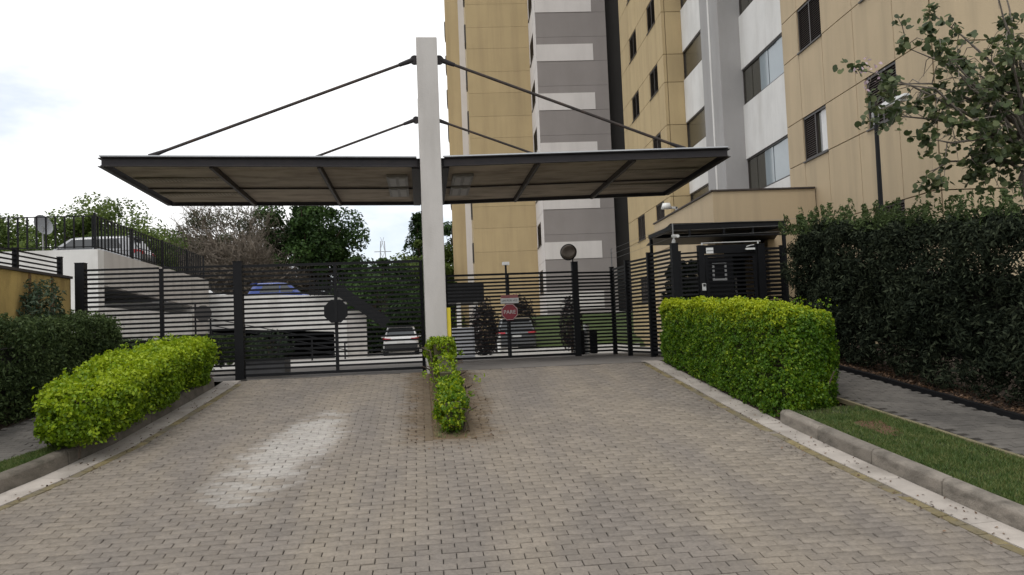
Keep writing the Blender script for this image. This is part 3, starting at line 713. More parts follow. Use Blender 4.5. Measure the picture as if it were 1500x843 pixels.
# tie rods
for (t, zk, so) in ((14.26, 5.62, 4.62), (18.0, 5.52, 4.62)):
    for sg in (-1, 1):
        kx = .265 + sg * .255; ex = .265 + sg * (so + (.22 if sg < 0 else .12)); ez = zc(ex, t) + .19
        p, q = Vector((kx, t, zk)), Vector((ex, t, ez)); d = (q - p).normalized()
        rod = MB().tube([p + d * .12, q - d * .15], .027, 8).build('tie_rod', STEEL, cn)
        mm = MB().disc(p - Vector((sg * .035, 0, 0)), (0, -1, 0), .082, .06, 16); mm.build('anchor_disc', FASC, rod)
        MB().tube([p, p + d * .1, p + d * .26], [.048, .045, .036], 8).build('turnbuckle', FASC, rod)
        MB().tube([q - d * .32, q - d * .1, q], [.027, .04, .045], 8).box(q.x - .13, t - .06, q.z - .045, q.x + .13, t + .06, q.z - .01).build('end_clevis', FASC, rod)
# painted guard on the pillar's right side
MB().box(.453, 14.06, .05, .52, 14.46, 1.12).build('pillar_guard', YPAINT, cn)

# ------------------------------------------------------------------ GATES AND FENCES
def slat_mesh(L, h=.034, w=.03):
    mm = MB().box(0, -w / 2, -h / 2, L, w / 2, h / 2); me = bpy.data.meshes.new('slat'); me.from_pydata(mm.v, [], mm.f); me.materials.append(BLACKP); return me
def fence_bay(parent, p, q, z0, z1, pitch=.078, h=.035, end=0.0):
    """horizontal slats between two plan points"""
    p, q = Vector((*p, 0)), Vector((*q, 0)); L = (q - p).length; a = math.atan2((q - p).y, (q - p).x); me = slat_mesh(L, h)
    n = int((z1 - z0) / pitch)
    for i in range(n + 1):
        inst(me, 'slat', (p.x, p.y, z0 + (z1 - z0) * i / n), parent, (0, 0, a))
def post(parent, x, y, z0, z1, w=.1, nm='post', cap=True):
    mm = MB().box(x - w / 2, y - w / 2, z0, x + w / 2, y + w / 2, z1)
    if cap: mm.box(x - w / 2 - .006, y - w / 2 - .006, z1, x + w / 2 + .006, y + w / 2 + .006, z1 + .012)
    return mm.build(nm, BLACKP, parent)
# left sliding gate
G = thing('sliding_gate', 'black slatted sliding gate left of the pillar with an octagonal plate on its middle upright', 'gate', (-1.5, 14.4, 0), 'vehicle gates')
post(G, -3.16, 14.42, -.02, 2.07, .15)
post(G, .03, 14.55, 0, 2.0, .06)
post(G, -1.49, 14.4, .09, 1.97, .055, 'upright', False)
MB().box(-3.08, 14.37, .05, 0, 14.43, .10).build('bottom_rail', BLACKP, G)
MB().box(-3.08, 14.37, 1.965, 0, 14.43, 2.01).build('top_rail', BLACKP, G)
fence_bay(G, (-3.08, 14.4), (-1.52, 14.4), .18, 1.89); fence_bay(G, (-1.46, 14.4), (.0, 14.4), .18, 1.89)
sg_ = thing('octagonal_sign', 'dark octagonal sign seen from behind on the left sliding gate', 'sign', (-1.49, 14.44, 1.14))
oc = [(-1.49 + .222 * math.cos(R_(22.5 + 45 * k)), 1.14 + .222 * math.sin(R_(22.5 + 45 * k))) for k in range(8)]
MB().add([(x, 14.350, z) for x, z in oc] + [(x, 14.356, z) for x, z in oc], [tuple(range(8)), tuple(range(15, 7, -1))] + [(k, 8 + k, 8 + (k + 1) % 8, (k + 1) % 8) for k in range(8)]).build('plate', BLACKP, sg_)
MB().box(-1.515, 14.340, .95, -1.465, 14.349, 1.33).build('bracket', BLACKM, sg_)
# left fence
Fl = thing('slatted_fence', 'black slatted fence panel between yellow wall and left gate post', 'fence', (-4.5, 14.4, 0), 'black slatted fences')
post(Fl, -5.78, 14.42, -.02, 2.12, .15); post(Fl, -4.46, 14.43, 0, 1.98, .06, 'upright')
fence_bay(Fl, (-5.70, 14.4), (-4.49, 14.4), .1, 2.0); fence_bay(Fl, (-4.43, 14.4), (-3.24, 14.4), .1, 2.0)
# right sliding gate
G2 = thing('sliding_gate', 'black slatted sliding gate right of the pillar carrying the red stop sign', 'gate', (2.0, 18.35, 0), 'vehicle gates')
post(G2, 3.62, 18.38, 0, 2.2, .14)
post(G2, 2.03, 18.35, .06, 1.95, .055, 'upright', False); post(G2, .6, 18.4, 0, 1.98, .06)
MB().box(.62, 18.32, .03, 3.55, 18.38, .085).build('bottom_rail', BLACKP, G2)
MB().box(.62, 18.32, 1.95, 3.55, 18.38, 1.995).build('top_rail', BLACKP, G2)
fence_bay(G2, (.63, 18.35), (2.0, 18.35), .16, 1.87, h=.042); fence_bay(G2, (2.06, 18.35), (3.55, 18.35), .16, 1.87, h=.042)
# right return fence
F2 = thing('slatted_fence', 'black slatted fence of three bays stepping from right gate towards pedestrian gate', 'fence', (4.6, 16.5, 0), 'black slatted fences')
pp = [(3.70, 18.4), (4.54, 18.5), (4.56, 17.2), (4.75, 16.1), (4.92, 14.94)]
for i, (x, y) in enumerate(pp[1:]): post(F2, x, y, -.02, (2.06, 2.1, 2.16, 2.22)[i], .09 if i < 3 else .13)
for i in range(4): fence_bay(F2, pp[i], pp[i + 1], .1, (1.95, 2.0, 2.06, 2.12)[i], h=.042)
# pedestrian gate
PG = thing('pedestrian_gate', 'black slatted pedestrian gate with solid header under the small metal roof', 'gate', (5.9, 14.7, 0))
post(PG, 5.36, 14.7, -.02, 2.14, .11); post(PG, 6.55, 14.7, -.02, 2.14, .14)
MB().box(5.42, 14.67, 1.99, 6.48, 14.74, 2.15).build('header', BLACKP, PG)
leaf_ = MB().box(5.44, 14.68, .03, 5.50, 14.72, 1.97).box(6.40, 14.68, .03, 6.46, 14.72, 1.97).box(5.50, 14.68, .03, 6.40, 14.72, .08).box(5.50, 14.68, 1.92, 6.40, 14.72, 1.97).build('gate_leaf', BLACKP, PG)
fence_bay(PG, (5.5, 14.7), (6.4, 14.7), .15, 1.86)
MB().box(5.475, 14.64, .95, 5.495, 14.68, 1.15).build('handle', GREYM, PG)
MB().tube([(5.38, 14.66, 2.19), (6.55, 14.66, 2.2)], .009, 6).tube([(5.38, 14.66, 2.14), (5.38, 14.66, 2.2)], .018, 6).tube([(6.5, 14.66, 2.14), (6.5, 14.66, 2.21)], .018, 6).build('top_tube', LGREY, PG)
F3 = thing('slatted_fence', 'short black slatted fence panel left of the pedestrian gate', 'fence', (5.1, 14.85, 0), 'black slatted fences')
fence_bay(F3, (4.99, 14.9), (5.30, 14.72), .1, 2.02); post(F3, 5.0, 14.9, -.02, 2.06, .06)
F4 = thing('slatted_fence', 'short black double slatted panel between pedestrian gate and dark hedge', 'fence', (6.8, 14.8, 0), 'black slatted fences')
fence_bay(F4, (6.63, 14.7), (7.0, 14.7), .1, 2.06); fence_bay(F4, (6.63, 14.95), (7.05, 14.75), .14, 2.06); post(F4, 7.0, 14.72, -.02, 2.1, .07)
# gate furniture
ic = thing('intercom', 'small pale keypad intercom on the left post of the pedestrian gate', 'intercom', (5.37, 14.63, 1.35))
MB().box(5.335, 14.605, 1.28, 5.405, 14.643, 1.42).build('housing', LGREY, ic, bevel=.006)
MB().box(5.345, 14.600, 1.36, 5.395, 14.6045, 1.41).build('keypad', BLACKT, ic)
nt_ = thing('notice_plate', 'small white notice plate at the left end of the pedestrian gate header', 'sign', (5.53, 14.64, 2.05))
MB().box(5.46, 14.655, 1.99, 5.60, 14.668, 2.10).build('plate', WHITEP, nt_)
MB().box(5.465, 14.650, 2.035, 5.595, 14.6545, 2.05).build('print_band', GREYM, nt_)
dc = thing('door_closer', 'white door closer arm at the right end of the pedestrian gate header', 'door closer', (6.33, 14.63, 2.08))
MB().box(6.24, 14.615, 2.035, 6.42, 14.665, 2.072).build('housing', WHITEP, dc, bevel=.004)
MB().bar((6.25, 14.63, 2.10), (6.34, 14.62, 2.125), .014, .014).bar((6.34, 14.62, 2.125), (6.41, 14.64, 2.135), .014, .014).build('arm', WHITEP, dc)
nf = thing('notice_totem', 'dark standing panel with pale square frame behind the pedestrian gate', 'notice panel', (6.12, 15.75, 0))
MB().box(5.82, 15.74, 0, 6.42, 15.80, 2.0).build('panel', BLACKM, nf)
MB().box(5.97, 15.72, 1.52, 6.27, 15.738, 1.56).box(5.97, 15.72, 1.84, 6.27, 15.738, 1.88).box(5.97, 15.72, 1.56, 6.01, 15.738, 1.84).box(6.23, 15.72, 1.56, 6.27, 15.738, 1.84).build('frame', LGREY, nf)
cc = thing('security_camera', 'white bullet security camera on top of the fence corner post', 'camera', (4.92, 14.94, 2.24))
MB().tube([(4.92, 14.94, 2.23), (4.92, 14.9, 2.36)], .014, 6).build('bracket', WHITEP, cc)
MB().tube([(4.92, 14.97, 2.375), (4.95, 14.75, 2.35)], [.035, .032], 10).build('body', WHITEP, cc)
MB().tube([(4.91, 14.92, 2.24), (4.915, 14.9, 2.30)], [.04, .03], 8).build('junction_box', LGREY, cc)
ew = thing('electric_fence', 'thin wires of the electric fence strung above the right fence and pedestrian gate', 'electric fence', (4.9, 15, 2.2))
MB().bar((4.55, 18.5, 2.08), (4.55, 18.5, 2.52), .02, .02).build('wire_post', GREYM, ew)
MB().bar((4.92, 14.96, 2.2), (4.92, 14.96, 2.62), .02, .02).build('wire_post', GREYM, ew)
for k in range(3):
    MB().tube([(4.55, 18.5, 2.25 + k * .12), (4.92, 14.96, 2.36 + k * .12)], .003, 4).build('wire', GREYM, ew)
    MB().tube([(4.92, 14.96, 2.36 + k * .12), (7.6, 14.8, 2.4 + k * .12)], .003, 4).build('wire', GREYM, ew)

# PARE sign and the plate above it
def text_mesh(body, size, m, loc, parent, nm):
    cu = bpy.data.curves.new(nm, 'FONT'); cu.body = body; cu.size = size; cu.align_x = 'CENTER'; cu.align_y = 'CENTER'; cu.extrude = .0015; cu.resolution_u = 3
    tmp = bpy.data.objects.new('tmp', cu); COL.objects.link(tmp)
    bpy.context.view_layer.update()
    me = bpy.data.meshes.new_from_object(tmp.evaluated_get(bpy.context.evaluated_depsgraph_get())); bpy.data.objects.remove(tmp)
    me.name = nm; me.materials.clear(); me.materials.append(m)
    return inst(me, nm, loc, parent, (math.pi / 2, 0, 0))
ps = thing('stop_sign', 'red octagonal stop sign reading PARE on the right gate', 'sign', (2.04, 18.28, 1.09))
def octo(r, y0, y1, m, nm):
    pts = [(2.04 + r * math.cos(R_(22.5 + 45 * k)), 1.09 + r * math.sin(R_(22.5 + 45 * k))) for k in range(8)]
    return MB().add([(x, y0, z) for x, z in pts] + [(x, y1, z) for x, z in pts], [tuple(range(8)), tuple(range(15, 7, -1))] + [(k, 8 + k, 8 + (k + 1) % 8, (k + 1) % 8) for k in range(8)]).build(nm, m, ps)
octo(.205, 18.300, 18.306, REDP, 'plate'); octo(.196, 18.297, 18.2995, WHITEP, 'border'); octo(.186, 18.294, 18.2965, REDP, 'face')
text_mesh('PARE', .125, WHITEP, (2.04, 18.2915, 1.085), ps, 'lettering')
up = thing('gate_notice', 'white notice plate with red top reading UM POR VEZ above the stop sign', 'sign', (2.05, 18.28, 1.4))
MB().box(1.84, 18.302, 1.29, 2.26, 18.308, 1.41).build('plate', WHITEP, up)
MB().box(1.85, 18.302, 1.412, 2.25, 18.308, 1.485).build('red_header', mat('faded_red_paint', (0.36, 0.13, 0.13), .6, .15, 8), up)
text_mesh('UM POR VEZ', .064, BLACKT, (2.05, 18.300, 1.352), up, 'lettering')
# convex mirrors
cm = thing('convex_mirror', 'round convex traffic mirror with dark rim on the post of the right gate', 'mirror', (3.5, 18.3, 2.2))
nv = Vector((-.35, -.93, .12))
MB().disc((3.47, 18.25, 2.43), nv, .195, .03, 28).build('rim', BLACKP, cm, smooth=False)
MB().disc(Vector((3.47, 18.25, 2.43)) + nv.normalized() * .016, nv, .172, .02, 28, dome=.04).build('mirror_face', MIRB, cm, smooth=True)
MB().tube([(3.60, 18.33, 2.1), (3.56, 18.3, 2.3), (3.49, 18.27, 2.42)], .016, 6).build('arm', BLACKP, cm)
cm2 = thing('convex_mirror', 'round grey mirror back on the parking deck column behind the left fence', 'mirror', (-4.05, 15.6, 1.2))
MB().disc((-4.05, 15.5, 1.225), (0.1, -1, 0), .15, .03, 24).build('mirror_back', mat('grey_mirror_back', (0.10, 0.09, 0.085), .6, .15, 5), cm2)
MB().tube([(-4.22, 15.6, -.0), (-4.22, 15.6, 1.4)], .016, 6).bar((-4.22, 15.58, 1.23), (-4.05, 15.53, 1.23), .02, .02).build('stand', BLACKP, cm2)

# ------------------------------------------------------------------ LEFT: yellow wall with its own railing
yw = thing('boundary_wall', 'stained yellow rendered boundary wall behind the dark hedge at far left', 'wall', (-6.05, 11, 0))
for a, b in ((5.0, 8.2), (8.22, 11.0), (11.02, 12.95), (12.97, 13.7), (13.72, 14.42)):
    MB().box(-6.15, a, gz(a) - .3, -5.95, b, 1.86).build('wall_panel', YWALL, yw)
for t in (12.96, 13.71): MB().box(-5.952, t - .03, -.3, -5.93, t + .03, 1.85).build('joint_cover', mat('rust_stain_strip', (0.13, 0.075, 0.03), .9, .3, 6), yw)
MB().box(-6.18, 5.0, 1.862, -5.92, 14.44, 1.905).build('coping', mat('dark_coping', (0.05, 0.04, 0.035), .8, .2, 5), yw)
wr = thing('wall_railing', 'low black horizontal railing standing on the yellow boundary wall', 'railing', (-6.05, 11, 1.9))
for t in (5.4, 7.3, 9.1, 10.95, 12.76, 14.25): post(wr, -6.05, t, 1.906, 2.22, .07)
for k in range(4): MB().bar((-6.05, 5.4, 1.97 + k * .073), (-6.05, 14.25, 1.97 + k * .073), .03, .022).build('bar', BLACKP, wr)

# ------------------------------------------------------------------ LEFT: parking deck, ramp wall, stairs
dk = thing('parking_deck', 'pale concrete parking deck with open ramp underneath behind left fence', 'parking deck', (-12, 33, -.3))
MB().box(-26, 27.02, -.5, -10.5, 27.25, 3.8).build('front_wall', WHITE, dk)
MB().box(-10.5, 27.0, -.5, -10.3, 27.5, 3.8).build('corner_pier', WHITE, dk)
MB().hexa([(-10.5, 27.5, 2.66), (-10.3, 27.5, 2.66), (-10.3, 40.3, 2.2), (-10.5, 40.3, 2.2), (-10.5, 27.5, 3.8), (-10.3, 27.5, 3.8), (-10.3, 40.3, 3.66), (-10.5, 40.3, 3.66)]).build('side_beam', PILL, dk)
MB().box(-26, 27.25, 2.7, -10.5, 41, 3.45).build('deck_slab', GREYR, dk)
MB().box(-10.75, 37.6, -.5, -10.28, 40.42, 3.64).build('column', PILL, dk)
MB().box(-10.5, 27.5, -.5, -10.32, 37.6, 1.93).build('lower_wall', WHITE, dk)
MB().box(-26, 41.2, -.5, -10.7, 41.4, 2.7).build('back_wall', WHITE, dk)
MB().hexa([(-24, 27.4, -.4), (-10.6, 27.4, -.4), (-10.6, 41, 1.2), (-24, 41, 1.2), (-24, 27.4, -.2), (-10.6, 27.4, -.2), (-10.6, 41, 1.5), (-24, 41, 1.5)]).build('ramp_slab', WHITE, dk)
rl = thing('deck_railing', 'black vertical bar railing along the edge of the pale parking deck', 'railing', (-11, 27, 3.8))
barm = MB().box(-.022, -.022, 0, .022, .022, 1.02); bme = bpy.data.meshes.new('bar'); bme.from_pydata(barm.v, [], barm.f); bme.materials.append(BLACKP)
for k in range(44): inst(bme, 'bar', (-10.5 - k * .285, 27.12, 3.86), rl)
for k in range(43): inst(bme, 'bar', (-10.40, 27.3 + k * .29, 3.86 - k * .29 * .011), rl)
for x in (-10.42, -16, -20, -24): post(rl, x, 27.12, 3.8, 4.98, .07)
for t in (30.4, 33.8, 37.2, 40.0): post(rl, -10.4, t, 3.8 - (t - 27) * .011, 4.94 - (t - 27) * .011, .07)
MB().bar((-24, 27.12, 4.9), (-10.4, 27.12, 4.9), .04, .03).build('top_rail', BLACKP, rl)
MB().bar((-24, 27.12, 3.9), (-10.4, 27.12, 3.9), .03, .03).build('bottom_rail', BLACKP, rl)
MB().bar((-10.4, 27.12, 4.9), (-10.4, 40.0, 4.76), .04, .03).build('top_rail', BLACKP, rl)
MB().bar((-10.4, 27.12, 3.9), (-10.4, 40.0, 3.76), .03, .03).build('bottom_rail', BLACKP, rl)
# second level
lo = thing('parking_ramp', 'white ramp parapet with dark garage opening below it behind left gate', 'parking ramp', (-7, 41, -.4))
MB().hexa([(-10.9, 40.9, 1.30), (-3.75, 40.9, .86), (-3.75, 41.1, .86), (-10.9, 41.1, 1.30), (-10.9, 40.9, 2.98), (-3.75, 40.9, 2.70), (-3.75, 41.1, 2.70), (-10.9, 41.1, 2.98)]).build('parapet', WHITE, lo)
MB().box(-16, 41.1, 1.5, -3.8, 52, 1.7).build('slab', GREYR, lo)
MB().box(-4.35, 40.88, -.5, -3.72, 41.3, 2.72).build('column', WHITE, lo)
MB().box(-3.72, 40.95, -.5, -2.75, 41.2, 1.9).build('stub_wall', PILL, lo)
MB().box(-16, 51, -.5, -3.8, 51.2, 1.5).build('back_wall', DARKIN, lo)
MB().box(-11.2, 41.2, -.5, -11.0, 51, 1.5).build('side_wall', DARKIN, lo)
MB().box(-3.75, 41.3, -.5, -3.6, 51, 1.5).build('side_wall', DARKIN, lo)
st = thing('stair_rail', 'black metal stair with mesh guard beside the white parapet', 'stair', (-3.4, 40.5, 1))
for k in range(9): MB().box(-5.45 + k * .2, 40.55, 2.72, -5.41 + k * .2, 40.59, 3.75).build('bar', BLACKP, st)
for k in range(6): MB().box(-5.5, 40.54, 2.75 + k * .2, -3.7, 40.58, 2.8 + k * .2).build('rail', BLACKP, st)
MB().bar((-4.1, 40.5, 3.0), (-1.7, 40.5, 1.2), .12, .55).build('stringer', BLACKM, st)
for k in range(8): MB().box(-4.0 + k * .27, 40.5, 2.86 - k * .205, -3.7 + k * .27, 41.5, 2.9 - k * .205).build('tread', BLACKM, st)
hr = thing('ramp_handrail', 'black sloping handrail of three bars descending behind the left gate', 'handrail', (-6, 34, 0))
for k in range(3): MB().bar((-8.7, 34, 1.62 - k * .28), (-3.1, 34, .35 - k * .28), .035, .035).build('rail', BLACKP, hr)
for k in range(5):
    x = -8.6 + k * 1.35; MB().box(x - .03, 33.97, -.3, x + .03, 34.03, 1.62 - (x + 8.7) * .227 + .0).build('post', BLACKP, hr)
sd = thing('satellite_dish', 'pale satellite dish behind the black deck railing', 'satellite dish', (-12.3, 29, 3.0))
MB().disc((-13.05, 29.5, 5.0), (.85, -.42, .3), .37, .1, 28, dome=-.1).build('dish', mat('weathered_dish', (.24, .25, .265), .6, .1, 4), sd, smooth=True)
MB().tube([(-13.1, 29.6, 2.95), (-13.1, 29.55, 4.95)], .03, 8).build('mast', GREYM, sd)
MB().tube([(-13.1, 29.5, 4.7), (-12.7, 29.1, 5.05)], .012, 6).build('feed_arm', GREYM, sd)

# ------------------------------------------------------------------ CARS
def make_car(label, loc, heading, L, Wd, H, paint, trim=None, spoiler=True, group=None, cladding=True):
    c = thing('parked_car', label, 'car', loc, group)
    c.rotation_euler = (0, 0, heading)
    ORG[c.name] = Vector((0, 0, 0))            # parts are authored about the car's own base, nose towards +Y
    h = Wd / 2; l = L / 2; gb = .19; belt = H * .60
    def ring(y, w, zb, zt, r=.1):
        return [(-w + .07, y, zb), (w - .07, y, zb), (w, y, zb + .1), (w * 1.0, y, (zb + zt) / 2), (w - .03, y, zt - .05), (w - .12, y, zt), (-w + .12, y, zt), (-w + .03, y, zt - .05), (-w, y, (zb + zt) / 2), (-w, y, zb + .1)]
    st_ = [(-l, h * .86, .36, belt * .86), (-l + .05, h * .93, .28, belt * .95), (-l + .2, h * .985, gb + .03, belt), (-l * .45, h, gb, belt), (0, h, gb, belt), (l * .45, h, gb, belt * .96), (l - .5, h * .97, gb + .02, belt * .88), (l - .12, h * .9, .26, belt * .76), (l, h * .78, .34, belt * .62)]
    MB().loft([ring(*s) for s in st_]).build('body', paint, c, smooth=False, bevel=.02)
    def g(y, wb, wt, zt): return [(-wb, y, belt - .02), (wb, y, belt - .02), (wt, y, zt - .04), (wt - .1, y, zt), (-wt + .1, y, zt), (-wt, y, zt - .04)]
    cab = MB()
    rb = [(-l + .12, h * .80, belt - .02), (-l + .45, h * .70, H - .06), (-l + .8, h * .72, H), (-l + 1.9, h * .72, H - .01), (l - 1.75, h * .70, H - .07), (l - 1.05, h * .84, belt - .06)]
    # cabin: loft of cross sections sheared by the rear and front screens
    rings = []
    for (y0, y1, wt, zt) in ((-l + .10, -l + .46, h * .70, H - .05), (-l + .35, -l + .75, h * .725, H), (-l + 1.4, -l + 1.6, h * .73, H + .005), (l - 2.0, l - 1.95, h * .72, H - .03), (l - 1.05, l - 1.75, h * .70, H - .07)):
        wb = h * .93
        rings.append([(-wb, y0, belt - .03), (wb, y0, belt - .03), (wt + .03, y1, zt - .06), (wt - .07, y1, zt), (-wt + .07, y1, zt), (-wt - .03, y1, zt - .06)])
    cab.loft(rings).build('cabin', paint, c, bevel=.025)
    def quad(nm, pts, m, off, parent=c):
        p = [Vector(q) for q in pts]; nn = (p[1] - p[0]).cross(p[3] - p[0]).normalized() * off
        k = len(p)
        return MB().add([q + nn for q in p] + [q - nn for q in p], [tuple(range(k)), tuple(range(2 * k - 1, k - 1, -1))] + [(i, k + i, k + (i + 1) % k, (i + 1) % k) for i in range(k)]).build(nm, m, parent)
    yb, yt = -l + .10, -l + .46
    def lerp(a, b, f): return a + (b - a) * f
    zb_, zt_ = belt - .03, H - .05
    def rp(x, f): return (x, lerp(yb, yt, f) - .012, lerp(zb_, zt_, f))
    quad('rear_window', [rp(-h * .80, .2), rp(h * .80, .2), rp(h * .66, .9), rp(-h * .66, .9)], CARG, .012)
    quad('windshield', [(h * .80, l - 1.10, belt + .02), (-h * .80, l - 1.10, belt + .02), (-h * .64, l - 1.70, H - .12), (h * .64, l - 1.70, H - .12)], CARG, .02)
    for sx in (-1, 1):
        for (a0, a1, b0, b1) in ((-l + .75, -l + .95, -l + 1.75, -l + 1.75), (-l + 1.83, -l + 1.83, l - 1.45, l - 1.88)):
            def sp(y, f): return (sx * (lerp(h * .93, h * .745, f) + .008), y, lerp(belt - .03, H - .06, f))
            quad('side_window', [sp(a0, .22), sp(b0, .22), sp(b1, .88), sp(a1, .88)], CARG, .012)
        # tail light wrapping the corner
        z0, z1 = belt * .82, belt * 1.0
        MB().hexa([(sx * h * .56, -l - .022, z0 + .03), (sx * h * .86, -l - .012, z0), (sx * (h + .004), -l + .30, z0 + .05), (sx * h * .56, -l + .2, z0),
                   (sx * h * .56, -l + .0, z1 - .04), (sx * h * .88, -l + .03, z1), (sx * (h - .004), -l + .30, z1 + .03), (sx * h * .56, -l + .2, z1)]).build('tail_light', TAIL, c)
        MB().box(sx * h * .62 - .16, l - .16, belt * .62, sx * h * .62 + .16, l - .045, belt * .74).build('headlight', LGREY, c)
        MB().hexa([(sx * h, l - 1.55, belt + .0), (sx * (h + .17), l - 1.5, belt + .02), (sx * (h + .17), l - 1.42, belt + .02), (sx * h, l - 1.44, belt), (sx * h, l - 1.55, belt + .12), (sx * (h + .17), l - 1.5, belt + .15), (sx * (h + .17), l - 1.42, belt + .15), (sx * h, l - 1.44, belt + .12)]).build('door_mirror', paint, c, bevel=.015)
        for y in (-l + .82, l - .85):
            w = MB().tube([(sx * (h - .20), y, .325), (sx * (h - .17), y, .325), (sx * (h + .0), y, .325), (sx * (h + .012), y, .325)], [.29, .325, .325, .29], 20).build('wheel', TYRE, c)
            MB().tube([(sx * (h + .005), y, .325), (sx * (h + .022), y, .325)], [.215, .19], 10).build('rim', RIM, w)
    bm_ = MB().loft([[(-h * .9, -l - .025, .30), (h * .9, -l - .025, .30), (h * .9, -l - .025, .52), (-h * .9, -l - .025, .52)], [(-h * .95, -l + .15, .22), (h * .95, -l + .15, .22), (h * .95, -l + .15, .54), (-h * .95, -l + .15, .54)]])
    bp = bm_.build('rear_bumper', PLAST if cladding else paint, c, bevel=.015)
    MB().box(-.2, -l - .012, belt * .70, .2, -l + .02, belt * .70 + .125).build('number_plate', LGREY, c)
    if spoiler: MB().hexa([(-h * .68, -l + .28, H - .06), (h * .68, -l + .28, H - .06), (h * .68, -l + .6, H - .01), (-h * .68, -l + .6, H - .01), (-h * .68, -l + .27, H - .03), (h * .68, -l + .27, H - .03), (h * .68, -l + .6, H + .02), (-h * .68, -l + .6, H + .02)]).build('spoiler', paint, c)
    return c
CW = mat('white_car_paint', (0.62, 0.62, 0.62), .3, .03, 2, coat=.6)
CG = mat('grey_car_paint', (0.10, 0.105, 0.11), .3, .04, 2, metal=.3, coat=.6)
CB = mat('blue_car_paint', (0.012, 0.045, 0.26), .3, .04, 2, coat=.7)
CS = mat('silver_car_paint', (0.27, 0.275, 0.285), .3, .04, 2, metal=.35, coat=.6)
make_car('white crossover car with red tail lights driving away inside the left gate', (-1.08, 42.6, gz(41)), .02, 4.3, 1.80, 1.50, CW)
make_car('dark silver hatchback seen from behind inside the right gate', (4.30, 37.2, gz(36)), -.05, 4.2, 1.80, 1.52, CG, cladding=False)
make_car('bright blue car parked side on behind the white ramp parapet', (-7.1, 43.6, 2.05), -1.57, 4.0, 1.72, 1.55, CB)
make_car('silver car parked on the upper deck behind the black railing', (-12.9, 33.0, 3.45), 1.57, 4.5, 1.76, 1.46, CS)
make_car('white car on the ramp between deck column and left gate post', (-11.75, 43.9, 2.28), -1.57, 4.2, 1.75, 1.50, CW)

# ------------------------------------------------------------------ BUILDINGS (own frame, turned a little from the driveway)
def bthing(nm, label, cat, base): return thing(nm, label, cat, base, None, BT)
Bk = bthing('apartment_block', 'ochre apartment block with white glazed balconies and grey pilaster on the right', 'apartment building', (8.7, 24, 0))
XF = 8.6
MB().box(XF + .12, 14.14, -.5, 20, 20.42, 30).build('wall', OCHREJ, Bk)
MB().box(XF + .55, 20.42, -.5, 20, 29.95, 30).build('wall', WHITE, Bk)
MB().box(8.02, 30.12, -.5, 20, 38.0, 30).build('wall', OCHREJ, Bk)
def panel_x(par, x, y0, y1, z0, z1, m, th=.12, nm='facade_panel'):   # panel on a face looking towards -X
    g = .011; return MB().box(x, y0 + g, z0 + g, x + th - .003, y1 - g, z1 - g).build(nm, m, par)
def panel_y(par, y, x0, x1, z0, z1, m, th=.12, nm='facade_panel'):   # on a face looking towards -Y
    g = .011; return MB().box(x0 + g, y, z0 + g, x1 - g, y + th - .003, z1 - g).build(nm, m, par)
def panel_x2(par, x, y0, y1, z0, z1, m): g = .006; return MB().box(x, y0 + g, z0 + g, x + .117, y1 - g, z1 - g).build('facade_panel', m, par)
def panel_y2(par, y, x0, x1, z0, z1, m): g = .006; return MB().box(x0 + g, y, z0 + g, x1 - g, y + .117, z1 - g).build('facade_panel', m, par)
def window_x(par, x, y0, y1, z0, z1, kind='louvre'):
    """shuttered window in a face looking towards -X"""
    fr = MB(); w = .05; d0, d1 = x + .03, x + .1
    fr.box(d0, y0, z0, d1, y0 + w, z1).box(d0, y1 - w, z0, d1, y1, z1).box(d0, y0 + w, z0, d1, y1 - w, z0 + w).box(d0, y0 + w, z1 - w, d1, y1 - w, z1)
    ym = (y0 + y1) / 2; fr.box(d0 + .004, ym - .025, z0 + w, d1 - .004, ym + .025, z1 - w)
    f = fr.build('window', BRONZE, par)
    MB().box(x - .035, y0 - .03, z0 - .035, x + .03, y1 + .03, z0 - .003).build('sill', BRONZE, f)
    sides = [(y0 + w, ym - .025), (ym + .025, y1 - w)]
    for i, (a, b) in enumerate(sides):
        if kind == 'open' and i == 0:
            MB().box(x + .085, a, z0 + w, x + .092, b, z1 - w).build('pane', GLASSD, f)
            cv = MB(); k = 12
            ya, yb = a + .02, a + (b - a) * .62
            pts = [(x + .078 + .005 * math.sin(j * 1.9), ya + (yb - ya) * j / k) for j in range(k + 1)]
            cv.sheet([(p, q, z0 + w) for p, q in pts], [(p, q, z1 - w) for p, q in pts]).build('curtain', CURT, f, fix=False)
            continue
        MB().box(x + .092, a, z0 + w, x + .096, b, z1 - w).build('pane', GLASSD, f)
        lv = MB(); ns = int((z1 - z0 - 2 * w) / .052)
        for k in range(ns):
            z = z0 + w + (k + .5) * (z1 - z0 - 2 * w) / ns
            lv.hexa([(x + .045, a, z - .022), (x + .05, a, z - .026), (x + .05, b, z - .026), (x + .045, b, z - .022), (x + .078, a, z + .02), (x + .083, a, z + .016), (x + .083, b, z + .016), (x + .078, b, z + .02)])
        stuff(lv.build('louvre', LOUV, f))
    return f
